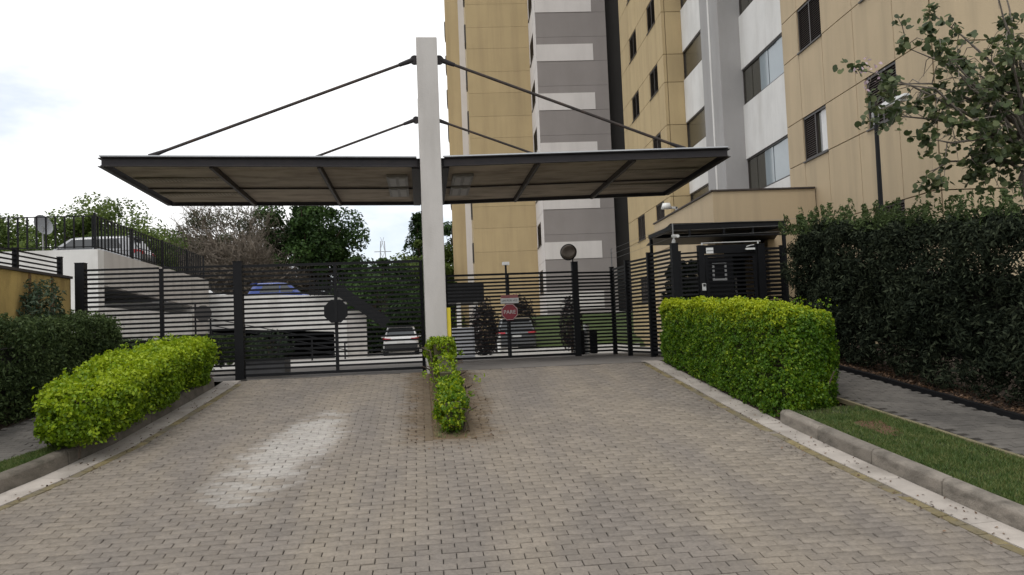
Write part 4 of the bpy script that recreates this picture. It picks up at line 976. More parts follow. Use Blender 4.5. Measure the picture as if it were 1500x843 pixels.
# near ochre face
Yc = [14.02, 15.06, 16.65, 18.15, 19.45, 20.42]
def rows(s0, n0, n1): return [(s0 + 2.775 * k, s0 + 2.775 * k + 1.1) for k in range(n0, n1)]
for k, (zs, zh) in enumerate(rows(4.60, -1, 5)):
    for i in range(5):
        a, b = Yc[i], Yc[i + 1]
        panel_x(Bk, XF, a, b, zh, zs + 2.775, OCHREN)
        if i == 1:
            panel_x(Bk, XF, 16.26, b, zs, zh, OCHREN); window_x(Bk, XF, a + .01, 16.25, zs, zh)
        elif i == 3 and False: pass
        elif i == 3:
            panel_x(Bk, XF, 19.44, b, zs, zh, OCHREN) if b > 19.5 else None
            window_x(Bk, XF, a, b, zs, zh, 'open' if k == 1 else 'louvre')
        else:
            panel_x(Bk, XF, a, b, zs, zh, OCHREN)
panel_x(Bk, XF, 14.02, 20.42, -.4, 1.82, OCHREN)
for (z0, z1) in [(-.4, 1.82)] + [q for zs, zh in rows(4.60, -1, 5) for q in ((zs, zh), (zh, zs + 2.775))]:
    for a, b in ((XF + .13, 11.0), (11.0, 14.5), (14.5, 20)): panel_y(Bk, 14.02, a, b, z0, z1, OCHREN)
# balcony bays
def bay(y0, y1, x, s0, n0, n1, panes, dark):
    for k in range(n0, n1):
        zs = s0 + 2.775 * k; zh = zs + 1.12
        MB().box(x, y0, zh, x + .44, y1, zs + 2.775).build('spandrel', WHITE, Bk)
        fr = MB(); w = .05
        fr.box(x + .04, y0, zs, x + .12, y1, zs + w).box(x + .04, y0, zh - w, x + .12, y1, zh).box(x + .04, y0, zs + w, x + .12, y0 + w, zh - w).box(x + .04, y1 - w, zs + w, x + .12, y1, zh - w)
        f = fr.build('window', BRONZE, Bk)
        for i in range(panes):
            a = y0 + w + (y1 - y0 - 2 * w) * i / panes; b = y0 + w + (y1 - y0 - 2 * w) * (i + 1) / panes
            m_ = BLIND if dark else (GLASSKY if i < panes * .58 else GLASSD)
            MB().box(x + .07 + (i % 2) * .012, a + .006, zs + w, x + .078 + (i % 2) * .012, b - .006, zh - w).build('pane', m_, f)
bay(20.43, 23.72, XF + .06, 4.46, -1, 4, 5, False)
bay(25.5, 29.98, XF + .06, 4.46, -1, 5, 4, True)
# pilaster with downpipe
MB().box(8.0, 23.72, -.5, XF + .5, 25.5, 30).build('pilaster', GREYR, Bk, bevel=.015)
MB().tube([(7.985, 24.55, 0), (7.985, 24.55, 30)], .035, 8).build('downpipe', WHITE, Bk)
# far ochre block
Yd = [30.0, 31.0, 32.4, 34.5, 36.0, 38.0]
for k, (zs, zh) in enumerate(rows(4.42, -1, 7)):
    for i in range(5):
        a, b = Yd[i], Yd[i + 1]
        panel_x(Bk, 7.9, a, b, zh, zs + 2.775, OCHRE)
        if i in (1, 3): window_x(Bk, 7.9, a, b, zs, zh)
        else: panel_x(Bk, 7.9, a, b, zs, zh, OCHRE)
    panel_y(Bk, 30.0, 8.03, 8.7, zs, zh, OCHRE); panel_y(Bk, 30.0, 8.03, 8.7, zh, zs + 2.775, OCHRE)
panel_x(Bk, 7.9, 30.0, 38.0, -.4, 1.64, OCHRE)

# tower with grey and white stair core
Tw = bthing('apartment_tower', 'tall ochre tower with grey and white banded stair core and charcoal end strip', 'apartment building', (4.5, 48, 0))
MB().box(4.52, 44.32, -.5, 8.42, 52, 34).build('wall', STRIPE, Tw)
MB().box(.64, 48.92, -.5, 4.52, 60, 34).build('wall', OCHREJ, Tw)
MB().box(8.42, 45.0, -.5, 14, 52, 34).build('charcoal_wall', CHAR, Tw)
MB().box(.05, 60, -.5, 4, 66, 34).build('rear_wing', STRIPEW, Tw)
MB().box(-1.0, 62.0, -.5, 4, 76, 34).build('rear_wing', OCHRE, Tw)
for k in range(-2, 8):
    zb = 4.43 + 2.815 * k
    panel_y2(Tw, 44.2, 4.40, 8.42, zb, zb + 1.4, STRIPE); panel_y2(Tw, 44.2, 4.40, 8.42, zb + 1.4, zb + 2.815, STRIPE)
    if zb > 0: MB().box(4.40, 44.18, zb + .02, 7.62, 44.205, zb + .98).build('white_band', STRIPEW, Tw)
    panel_y2(Tw, 48.8, .50, 4.41, zb - .35, zb + 1.0, OCHRE); panel_y2(Tw, 48.8, .50, 4.41, zb + 1.0, zb + 2.465, OCHRE)
    panel_x2(Tw, .50, 48.93, 60, zb - .35, zb + 2.465, OCHRE)
    # west side of the core: white spandrel and narrow window
    panel_x2(Tw, 4.395, 44.33, 48.78, zb, zb + 1.02, STRIPEW); panel_x2(Tw, 4.40, 48.3, 48.78, zb + 1.02, zb + 2.815, STRIPEW); panel_x2(Tw, 4.40, 44.33, 46.0, zb + 1.02, zb + 2.815, STRIPEW)
    panel_x2(Tw, 4.40, 46.0, 48.3, zb + 2.4, zb + 2.815, STRIPEW)
    window_x(Tw, 4.38, 46.0, 48.3, zb + 1.06, zb + 2.38)
    for y in (50.2,):
        w_ = MB().box(.41, y, zb + .55, .50, y + 1.2, zb + 1.75).build('window', BRONZE, Tw); MB().box(.395, y + .08, zb + .62, .408, y + 1.12, zb + 1.7).build('pane', GLASSD, w_)
    for y in (64.0,):
        w_ = MB().box(-1.1, y, zb + .55, -1.0, y + 1.4, zb + 1.75).build('window', BRONZE, Tw); MB().box(-1.115, y + .08, zb + .62, -1.102, y + 1.3, zb + 1.7).build('pane', GLASSD, w_)
MB().box(4.0, 44.05, 1.0, 9.4, 44.19, 1.4).build('plinth', WHITE, Tw)
# gatehouse
Gh = bthing('gatehouse', 'low ochre gatehouse with deep plain fascia behind the pedestrian gate', 'gatehouse', (7.2, 21, 0))
MB().box(6.02, 18.92, 2.92, 8.58, 25.0, 3.83).build('fascia', OCHREN, Gh, bevel=.01)
MB().box(5.98, 18.88, 3.832, 8.57, 25.04, 3.87).build('coping', mat('dark_coping', (0.05, .04, .035)), Gh)
MB().box(6.05, 19.0, -.3, 6.25, 25.0, 2.918).build('side_wall', OCHREN, Gh)
MB().box(6.25, 20.6, -.3, 8.58, 20.8, 2.918).build('back_wall', OCHREN, Gh)
MB().box(7.35, 18.98, -.3, 8.58, 19.2, 2.918).build('front_wall', OCHREN, Gh)
dr = MB().box(6.3, 20.52, .1, 7.3, 20.597, 2.3).build('door', BLACKM, Gh)
MB().box(6.55, 20.49, 1.1, 7.05, 20.518, 1.15).box(6.55, 20.49, 1.75, 7.05, 20.518, 1.8).box(6.55, 20.49, 1.15, 6.6, 20.518, 1.75).box(7.0, 20.49, 1.15, 7.05, 20.518, 1.75).build('window_frame', LGREY, dr)
MB().box(6.25, 19.02, 2.3, 7.35, 20.6, 2.36).build('ceiling', BLACKM, Gh)
pg = thing('entry_roof', 'flat black metal roof frame between pedestrian gate and gatehouse', 'canopy', (6, 16.5, 0))
MB().box(4.94, 15.1, 2.52, 7.3, 15.18, 2.62).build('front_beam', BLACKM, pg)
MB().box(4.94, 15.18, 2.52, 5.02, 16.7, 2.60).build('side_beam', BLACKM, pg)
MB().box(7.22, 15.18, 2.52, 7.30, 16.7, 2.60).build('side_beam', BLACKM, pg)
MB().box(5.02, 16.6, 2.52, 7.22, 16.7, 2.60).build('back_beam', BLACKM, pg)
MB().hexa([(4.92, 15.08, 2.622), (7.32, 15.08, 2.622), (8.9, 19.2, 2.622), (5.62, 19.2, 2.622), (4.92, 15.08, 2.64), (7.32, 15.08, 2.64), (8.9, 19.2, 2.64), (5.62, 19.2, 2.64)]).build('roof_sheet', BLACKM, pg)  # rear part of the sheet is added to shade the entrance
MB().box(5.0, 15.11, 2.36, 7.2, 15.15, 2.39).build('lower_rail', BLACKM, pg)
for x in (5.3, 6.0, 6.6): MB().box(x, 15.12, 2.391, x + .04, 15.15, 2.518).build('hanger', BLACKM, pg)
for x, y in ((7.26, 15.14), (4.98, 16.64)): post(pg, x, y, 0, 2.515, .06, 'post', False)
dm = thing('security_camera', 'pale dome security camera on the left edge of the gatehouse roof', 'camera', BL(5.95, 23.0, 3.85))
pdm = BL(5.9, 22.9, 4.02)
MB().disc(pdm, (0, 0, -1), .16, .1, 16, dome=.15).tube([pdm + Vector((0, 0, .0)), pdm + Vector((0, 0, .16))], [.16, .11], 16).build('housing', WHITEP, dm, smooth=True)
MB().bar(pdm + Vector((.0, 0, .04)), pdm + Vector((.32, .0, .02)), .06, .06).bar(pdm + Vector((.3, 0, .05)), pdm + Vector((.3, 0, -.2)), .06, .06).build('bracket', LGREY, dm)

# ------------------------------------------------------------------ things seen through the gates
lp = thing('street_lamp', 'slim black lamp post with pale flat lamp head above the tall dark hedge', 'street lamp', (8.0, 12.93, 0))
MB().tube([(8.0, 12.93, -.05), (8.0, 12.93, 2.4), (7.99, 12.90, 4.2)], [.05, .042, .036], 10).build('pole', BLACKM, lp)
hd = MB().loft([[(7.93, 12.90, 4.20), (8.07, 12.90, 4.20), (8.05, 12.9, 4.27), (7.95, 12.9, 4.27)], [(7.90, 12.45, 4.21), (8.10, 12.45, 4.21), (8.06, 12.45, 4.31), (7.94, 12.45, 4.31)], [(7.93, 12.0, 4.24), (8.07, 12.0, 4.24), (8.04, 12.0, 4.29), (7.96, 12.0, 4.29)]]).build('lamp_head', LGREY, lp, bevel=.01)
MB().box(7.93, 12.1, 4.195, 8.07, 12.6, 4.209).build('lens', WHITEP, hd)
MB().tube([(8.0, 12.93, 4.0), (8.0, 12.93, 4.22)], .06, 10).build('collar', GREYM, lp)
for (x, y, h, lab) in ((2.9, 30, .75, 'short white bollard left of the dark silver hatchback'), (4.05, 19.4, .75, 'short white bollard behind the right gate post')):
    b = thing('bollard', lab, 'bollard', (x, y, gz(y))); MB().tube([(x, y, gz(y)), (x, y, gz(y) + h)], .07, 12).build('shaft', WHITEP, b); MB().tube([(x, y, gz(y) + h * .62), (x, y, gz(y) + h * .74)], .073, 12).build('band', GREYM, b)
bx = thing('service_cabinet', 'low pale grey cabinet just inside the right gate beside the pillar', 'cabinet', (1.2, 22, 0))
MB().box(.85, 22, -.1, 1.45, 22.5, .78).build('housing', mat('cabinet_grey', (0.30, .31, .34), .6, .06, 3), bx, bevel=.01); MB().box(.9, 21.985, 0, 1.40, 21.999, .72).build('door', mat('cabinet_door', (0.34, .35, .38), .6, .05, 3), bx)
for (x, y, w, lab) in ((4.27, 19.6, .2, 'dark gate motor box behind the fixed slats right of the gate post'), (3.85, 19.2, .22, 'narrow dark control box just right of the gate post')):
    b = thing('gate_motor', lab, 'gate motor', (x, y, 0)); MB().box(x - w / 2, y, 0, x + w / 2, y + .3, .6).build('cover', BLACKM, b, bevel=.03); MB().box(x - w / 2 + .03, y - .012, .3, x + w / 2 - .03, y - .002, .5).build('panel', BLACKP, b)
gp = thing('camera_pole', 'thin dark pole with small pale camera on top behind the stop sign', 'pole', (2.45, 23, 0))
MB().tube([(2.5, 23, -.1), (2.5, 23, 2.55)], .03, 8).build('pole', BLACKM, gp); MB().box(2.4, 22.9, 2.55, 2.6, 23.05, 2.64).build('camera', LGREY, gp)
sh = thing('waste_shelter', 'small dark roofed shelter with pale posts beside the pillar inside the right gate', 'shelter', (1.6, 31, -.2))
MB().box(.6, 30, 1.75, 2.4, 32, 2.5).build('roof', BLACKM, sh)
for x in (.75, 1.35, 2.0): MB().box(x, 30.1, -.3, x + .16, 30.26, 1.75).build('post', WHITE, sh)
pl = thing('planter_box', 'low grey planter box with pale edging just inside the left gate', 'planter', (-2.95, 15.6, 0))
MB().box(-3.35, 15.3, 0, -2.55, 15.36, .3).box(-3.35, 15.9, 0, -2.55, 15.96, .3).box(-3.35, 15.36, 0, -3.29, 15.9, .3).box(-2.61, 15.36, 0, -2.55, 15.9, .3).build('box', mat('planter_grey', (0.17, 0.17, .175), .8, .2, 6), pl)
MB().box(-3.37, 15.27, .302, -2.53, 15.37, .325).build('edging', LGREY, pl)
MB().box(-3.29, 15.36, .2, -2.61, 15.9, .24).build('soil', SOIL, pl)

# ------------------------------------------------------------------ HEDGES AND SHRUBS
def growth_and_skylight(zt, amt=.7):     # fresh yellow shoots on the clipped top, skylight brightening added to their tint
    return lambda P: np.clip(rng.uniform(-.25, .62, len(P)) + amt * np.exp(-np.maximum(0, np.array([zt(t) for t in P[:, 1]]) - P[:, 2]) / .15), 0, 1)
lhz = interp([(9.0, .17), (9.4, .26), (10, .38), (11, .53), (12.5, .67), (13.9, .78)])
rh = lambda t: gz(t) + .16
hr_ = make_hedge('clipped_hedge', 'large box-clipped bright lime green hedge along the right kerb', 'hedge', 'foliage', LIME2, BLOCKCORE, 115000, .037, 9.30, 14.3,
           lambda t: 4.27 + max(0, 9.7 - t) * .25, lambda t: float(np.interp(t, [9.3, 9.6, 10.0, 10.5, 14.3], [4.95, 5.2, 5.44, 5.55, 5.35])), lambda t: gz(t) + .03, lambda t: .945 + (t - 9.4) * .043, 'lime hedges beside the kerbs', 8, None, 1.45, .8, tintfn=growth_and_skylight(lambda t: .90 + (t - 9.4) * .043, 1.35), depth=.03, amp=.045, k=3.6, p=8, taper=.0, skew=.21, per=24, cl=.045, faces=(1.15, .5, 1.8, .25, 1.0))
hl_ = make_hedge('clipped_hedge', 'low loose lime green hedge along the left kerb with bare stems showing at near end', 'hedge', 'foliage', LIME, BLOCKCORE, 80000, .046, 9.15, 13.85,
           lambda t: -4.36 + (t - 9.2) * .07, lambda t: -3.36 + max(0, t - 9.3) * .014, lambda t: gz(t) + .22, lhz, 'lime hedges beside the kerbs', 9, None, 1.4, .95, tintfn=growth_and_skylight(lambda t: lhz(t) - .03, .8), inset=.27, depth=.04, amp=.095, k=3.3, p=5, seed=1.7, taper=.30, per=26, cl=.062, faces=(.4, 1.4, 1.6, .6, 1.1))
def frontward(P): return rng.uniform(0, 1, len(P))
make_hedge('shrub', 'bright lime shrub at the foot of the front pillar between the lanes', 'shrub', 'foliage', LIME, BLOCKCORE, 9000, .046, 12.9, 13.9, lambda t: .09, lambda t: .53, lambda t: gz(t) + .3, lambda t: .60, 'lime shrubs in the strip between the lanes', 6, None, 1.5, .9, depth=.06, amp=.05, k=6, p=4, seed=.4, faces=(1, 1, 1.6, .6, 1))
make_hedge('shrub', 'sparse half bare lime shrub midway along the strip between the lanes', 'shrub', 'foliage', LIME, BLOCKCORE, 2600, .042, 11.1, 12.9, lambda t: .18, lambda t: .48, lambda t: gz(t) + .2, lambda t: gz(t) + .55, 'lime shrubs in the strip between the lanes', 8, None, 1.5, .9, depth=.1, amp=.08, k=6, p=4, seed=1.4)
make_hedge('shrub', 'low lime and green shrub at the near end of the strip between the lanes', 'shrub', 'foliage', LIME2, BLOCKCORE, 9000, .042, 9.6, 11.2, lambda t: .19, lambda t: .50, lambda t: gz(t) + .02, lambda t: gz(t) + .46, 'lime shrubs in the strip between the lanes', 6, None, 1.5, .9, depth=.06, amp=.06, k=6, p=4, seed=2.4, faces=(1, 1, 1.6, .6, 1))
HR0 = interp([(3, 7.1), (8.4, 6.95), (11.7, 6.78), (14.5, 6.75)])
def rht(t): return float(np.interp(t, [4, 8.3, 9.5, 11.9, 14.6], [1.72, 1.78, 1.86, 2.14, 2.40]))
dh = make_hedge('tall_hedge', 'tall very dark green hedge along the right sidewalk in front of the apartment block', 'hedge', 'foliage', DARKL, mat('light_block_dark', (.02, .018, .014), .95, .3, 5), 120000, .085, 4.8, 14.45,
           HR0, lambda t: HR0(t) + 1.0, lambda t: gz(t) + .22, rht, None, 12, BARK, 3.6, .9, inset=.33, depth=.06, amp=.16, k=2.3, p=7, seed=.9, taper=.1, per=34, cl=.10, faces=(1.5, .25, .8, .5, .8))
# (shoots, below) loose shoots break every hedge's outline the hedge's top line
def shoots(parent, name, spots_, m, leaf, hmin, hmax, per=70, aspect=3.2):
    Pp = []; Nn = []
    for (x, y, z) in spots_:
        h = rnd.uniform(hmin, hmax); lx, ly = rnd.uniform(-.12, .12), rnd.uniform(-.12, .12)
        f = rng.uniform(0, 1, per); r = .085 * (1 - f * .75)
        a = rng.uniform(0, 6.28, per)
        Pp.append(np.stack([x + lx * f + r * np.cos(a), y + ly * f + r * np.sin(a), z - .1 + f * (h + .1)], 1)); Nn.append(np.stack([np.cos(a), np.sin(a), .5 + 0 * a], 1))
    P = np.concatenate(Pp); N = np.concatenate(Nn); V, F = leaf_cloud(P, N, leaf, aspect, .5)
    return stuff(np_mesh(name, V, F, m, parent, rng.uniform(.2, 1, len(P))))
def rs(a, b): return [rnd.uniform(a, b) for _ in range(1)][0]
shoots(hl_, 'top_shoots', [(-3.85 + rnd.uniform(-.38, .38), t, lhz(t) - .02) for t in [rnd.uniform(9.2, 13.8) for _ in range(150)]], LIME, .045, .03, .13, 14, 1.5)
side = []
for _ in range(130):
    t = rnd.uniform(9.2, 13.7); f = rnd.random(); side.append((-3.36 - .2 * (1 - f) + rnd.uniform(-.02, .06), t, gz(t) + .25 + f * (lhz(t) - gz(t) - .3)))
shoots(hl_, 'side_shoots', side, LIME, .045, .0, .08, 12, 1.5)
shoots(hr_, 'top_shoots', [(4.35 + rnd.uniform(0, .95), t, .915 + (t - 9.4) * .043 - .0) for t in [rnd.uniform(9.6, 14.2) for _ in range(60)]], LIME2, .038, .0, .05, 12, 1.5)
shoots(dh, 'top_shoots', [(HR0(t) + rnd.uniform(.1, .7), t, rht(t)) for t in [rnd.uniform(7.6, 14.4) for _ in range(110)]], DARKL2, .08, .06, .42)
make_hedge('dense_hedge', 'dark green informal hedge at far left in front of the yellow wall', 'hedge', 'foliage', DARKL2, mat('light_block_dark', (.02, .018, .014)), 70000, .055, 6.5, 14.1,
           lambda t: -6.0, lambda t: float(np.interp(t, [6, 10.6, 13.0, 13.6, 14.2], [-5.7, -5.18, -5.0, -4.85, -4.8])), lambda t: gz(t) + .14, lambda t: float(np.interp(t, [6, 11, 14], [1.0, 1.10, 1.2])), None, 8, BARK, 2.4, .9, inset=.3, depth=.06, amp=.10, k=2.6, p=6, seed=2.2, taper=.12, per=30, cl=.09, faces=(.3, 1.6, .6, .8, 1))
make_hedge('low_hedge', 'low dark hedge running along the drive just behind the left gate', 'hedge', 'foliage', DARKL2, mat('light_block_dark', (.02, .018, .014)), 26000, .07, 19.0, 20.0,
           lambda t: -8.5, lambda t: -3.6, lambda t: 0.1, lambda t: .78, None, 6, BARK, 2.2, .9, depth=.08, amp=.06, k=2, p=8, seed=3, faces=(.4, .6, 1.6, .3, 1))
def shrub_ball(name, label, cx, cy, cz, rx, ry, rz, n, size, m, group=None, aspect=2.2, stem=True, base=None):
    b = gz(cy) if base is None else base
    th = thing(name, label, 'shrub', (cx, cy, b), group)
    d = unit(rng.normal(0, 1, (n, 3))); r = rng.uniform(.35, 1, n) ** .5
    r *= 1 + .28 * wob(d * 3, 1.6, cx); P = np.array([cx, cy, cz]) + d * r[:, None] * np.array([rx, ry, rz])
    P = P[P[:, 2] > b]; N = unit(P - np.array([cx, cy, cz - rz * .5])); V, F = leaf_cloud(P, N, size, aspect, .8)
    stuff(np_mesh('foliage', V, F, m, th, rng.uniform(0, 1, len(P))))
    mm = MB()
    for k in range(6):
        a = rnd.uniform(0, 6.28); mm.tube([(cx, cy, b - .02), (cx + math.cos(a) * rx * .3, cy + math.sin(a) * ry * .3, (b + cz) / 2), (cx + math.cos(a) * rx * .7, cy + math.sin(a) * ry * .7, cz + rz * .5)], [.02, .014, .006], 5)
    mm.build('stem', BARK, th)
    return th
shrub_ball('shrub', 'loose grey green shrub rising against the yellow wall at far left', -5.75, 12.9, 1.22, .30, .45, .55, 1500, .09, SILVL, None, 3.4)
shrub_ball('shrub', 'dark purple shrub beside the grey cabinet inside the right gate', 2.05, 26, .7, .45, .6, .95, 2600, .12, PURPL, 'purple shrubs inside the right gate')
shrub_ball('shrub', 'purple shrub rising behind the dark silver hatchback', 5.0, 41, 1.1, .9, .8, 1.25, 2600, .16, PURPL, 'purple shrubs inside the right gate')
shrub_ball('shrub', 'slim dark shrub behind the right gate post', 4.35, 23, .75, .35, .4, .85, 1500, .1, PURPL, 'purple shrubs inside the right gate')
make_hedge('low_hedge', 'dark shrub row behind the pedestrian gate against the gatehouse', 'hedge', 'foliage', DARKL, DARKIN, 22000, .07, 16.0, 16.7, lambda t: 5.2, lambda t: 6.55, lambda t: 0.05, lambda t: 1.98, None, 5, BARK, 2.6, .9, depth=.07, amp=.08, k=3, p=6, faces=(1,.5,2,.3,1))
shrub_ball('shrub', 'small variegated shrub in the planter box inside the left gate', -2.85, 15.62, .55, .42, .22, .3, 700, .07, SILVL, None, 2.4, True, .29)

# ------------------------------------------------------------------ TREES
def limb_tree(name, label, base, h, spread, mats, n_leaf, leaf, clumps=40, trunk_r=.25, crown_lo=.35, group=None, aspect=1.6, clump_r=.16, seed=1, bare_lv=0, twig=None, tr_=.03, flat=.75, tint=(0, 1)):
    r = random.Random(seed); th = thing(name, label, 'tree', base, group)
    bx_, by_, bz_ = base
    mm = MB(); tips = []
    mm.tube([(bx_, by_, bz_ - .1), (bx_ + r.uniform(-.2, .2), by_, bz_ + h * .2), (bx_ + r.uniform(-.3, .3), by_, bz_ + h * .45)], [trunk_r, trunk_r * .8, trunk_r * .55], 9)
    mm.build('trunk', mats[1], th, smooth=True)
    lm = MB(); tw = MB()
    C = np.array([bx_, by_, bz_ + h * (crown_lo + (1 - crown_lo) * .5)]); RX = spread; RZ = h * (1 - crown_lo) * .5
    for k in range(clumps):
        for _ in range(50):
            d = Vector((r.gauss(0, 1), r.gauss(0, 1), r.gauss(0, 1))).normalized(); q = r.uniform(.35, 1) ** .6
            p = Vector(C) + Vector((d.x * RX * q, d.y * RX * q, d.z * RZ * q))
            if p.z > bz_ + h * crown_lo * .8: break
        o = Vector((bx_ + r.uniform(-.2, .2), by_, bz_ + h * r.uniform(.25, .5)))
        mid = o.lerp(p, .5) + Vector((r.uniform(-.06, .06) * RX, r.uniform(-.06, .06) * RX, .08 * h))
        lm.tube([o, mid, p], [trunk_r * .3, trunk_r * .17, trunk_r * .05], 5, False); tips.append(p)
        if bare_lv:
            for j in range(bare_lv):
                e = p + Vector((r.gauss(0, 1), r.gauss(0, 1), r.gauss(.4, 1))).normalized() * RX * r.uniform(.12, .34)
                s = mid.lerp(p, r.uniform(.3, 1)); c = s.lerp(e, .5) + Vector((r.uniform(-1, 1), r.uniform(-1, 1), r.uniform(-1, 1))) * .04 * RX
                tw.tube([s, c, e], [tr_, tr_ * .7, tr_ * .35], 3, False)
                for _ in range(2):
                    e2 = e + Vector((r.gauss(0, 1), r.gauss(0, 1), r.gauss(.3, 1))).normalized() * RX * r.uniform(.06, .18)
                    tw.tube([c.lerp(e, r.uniform(.2, 1)), e2], [tr_ * .6, tr_ * .3], 3, False)
    lm.build('limb', mats[1], th, fix=False)
    if bare_lv: stuff(tw.build('twigs', twig or TWIG, th, fix=False))
    if n_leaf:
        T = np.array([tuple(p) for p in tips]); idx = rng.integers(0, len(T), n_leaf)
        cr_ = clump_r * RX * (1 + .5 * np.sin(np.arange(len(T)) * 2.4))[idx]
        d = unit(rng.normal(0, 1, (n_leaf, 3))); q = rng.uniform(.2, 1, n_leaf) ** .45
        P = T[idx] + d * (q * cr_)[:, None] * np.array([1, 1, flat]); V, F = leaf_cloud(P, d * .7 + np.array([0, 0, .5]), leaf, aspect, .6)
        tt = np.clip(rng.uniform(*tint, n_leaf) * .7 + (np.sin(idx * 1.7) * .5 + .5) * .3, 0, 1)
        stuff(np_mesh('crown', V, F, mats[0], th, tt))
    return th
g1 = 'trees beyond the parking deck'
limb_tree('broadleaf_tree', 'mid green bushy tree rising behind the upper deck railing', (-22.8, 60, 0), 10.7, 5.2, (TREE1, BARK), 60000, .25, 150, .3, .05, g1, seed=3, clump_r=.24)
limb_tree('broadleaf_tree', 'low green tree at far left behind the satellite dish', (-31.0, 62, 0), 10.2, 4.6, (TREE1, BARK), 45000, .25, 120, .3, .05, g1, seed=4, clump_r=.25)
limb_tree('broadleaf_tree', 'rounded green tree just left of the bare brown tree', (-22.6, 74, 0), 10.9, 5.0, (TREE1, BARK), 45000, .25, 120, .3, .05, g1, seed=5, clump_r=.25)
limb_tree('bare_tree', 'half bare brown tree with thin olive crown behind the left fence', (-16.0, 72, 0), 12.7, 5.8, (TREE3, GBARK), 12000, .2, 85, .28, .3, g1, seed=6, bare_lv=14, tr_=.034, twig=TWIG, clump_r=.16)
limb_tree('bare_shrub_tree', 'dense leafless brown thicket below the thin olive crown', (-14.6, 68, 0), 9.6, 5.4, (TREE3, TWIG), 0, .26, 130, .2, -.05, g1, seed=16, bare_lv=30, tr_=.042, twig=TWIG, clump_r=.16)
limb_tree('broadleaf_tree', 'dense dark green tree rising up to the canopy left of the pillars', (-9.7, 72, 0), 13.8, 5.3, (TREE2, BARK), 70000, .3, 190, .4, -.3, g1, seed=7, clump_r=.2)
limb_tree('broadleaf_tree', 'low dark green tree beyond the stair behind the left gate', (-3.2, 58, -.4), 6.7, 3.6, (TREE2, BARK), 18000, .26, 80, .2, .03, g1, seed=8, clump_r=.22)
limb_tree('broadleaf_tree', 'bright green tree directly behind the front pillar', (.6, 64, -.4), 8.6, 3.4, (TREE1, BARK), 26000, .24, 90, .2, -.1, g1, seed=9, clump_r=.22)
limb_tree('broadleaf_tree', 'tall darker green tree between the pillars and the ochre tower', (4.0, 95, 0), 14.4, 3.6, (TREE2, BARK), 20000, .36, 70, .3, .1, g1, seed=10, clump_r=.22)
limb_tree('broadleaf_tree', 'dark green bush tree behind the white crossover car', (-2.6, 49, -.4), 4.6, 2.6, (TREE2, BARK), 15000, .2, 70, .15, .02, g1, seed=18, clump_r=.24)
# drooping conifer behind the pillar
cf = thing('conifer_tree', 'dark drooping conifer partly hidden behind the front pillar', 'tree', (-.05, 84, 0))
MB().tube([(-.05, 84, -.2), (-.05, 84, 12.6)], [.3, .05], 8).build('trunk', BARK, cf)
Pp = []
for k in range(26):
    z = 4 + k * .35; R0 = (13.2 - z) * .34 + .4
    for j in range(7):
        a = rnd.uniform(0, 6.28)
        f = rng.uniform(.1, 1, 38); Pp.append(np.stack([-.05 + np.cos(a) * R0 * f, 84 + np.sin(a) * R0 * f, z + .5 * f - .9 * f * f * R0 * .6 + rng.normal(0, .12, 38)], 1))
Pp = np.concatenate(Pp); V, F = leaf_cloud(Pp, np.tile([[0, 0, 1.0]], (len(Pp), 1)), .42, 3.5, .6, .6)
stuff(np_mesh('crown', V, F, TREE2, cf, rng.uniform(0, .7, len(Pp))))
# distant wood closing the view
n = 26000; a = rng.uniform(-1.1, 1.0, n); d = rng.uniform(115, 150, n)
P = np.stack([np.sin(a) * d, np.cos(a) * d, -1 + rng.uniform(0, 1, n) ** .8 * (6.2 + 1.8 * np.sin(a * 23) + 1.2 * np.sin(a * 61 + 1))], 1)
V, F = leaf_cloud(P, np.tile([[0, -1.0, .5]], (n, 1)), 1.5, 1.5, .7); stuff(np_mesh('distant_wood', V, F, TREE2, None, rng.uniform(.2, 1, n)))
# power pylon on the horizon
py = thing('power_pylon', 'tiny lattice power pylon on the horizon left of the pillars', 'pylon', (-10.2, 230, 0))
mm = MB()
for sx in (-1, 1):
    for sy in (-1, 1): mm.bar((-10.2 + sx * 2, 230 + sy * 2, 0), (-10.2 + sx * .5, 230 + sy * .5, 27), .16, .16)
for k in range(7):
    z = k * 4; w = 2 - 1.5 * z / 27; w2 = 2 - 1.5 * (z + 4) / 27
    mm.bar((-10.2 - w, 228, z), (-10.2 + w2, 229, z + 4), .1, .1).bar((-10.2 + w, 228, z), (-10.2 - w2, 229, z + 4), .1, .1)
mm.build('tower', mat('pale_lattice', (.4, .41, .43), .6, .05, 1), py)
for z in (20, 24): MB().bar((-12.6, 230, z), (-7.8, 230, z), .18, .18).build('cross_arm', GREYM, py)

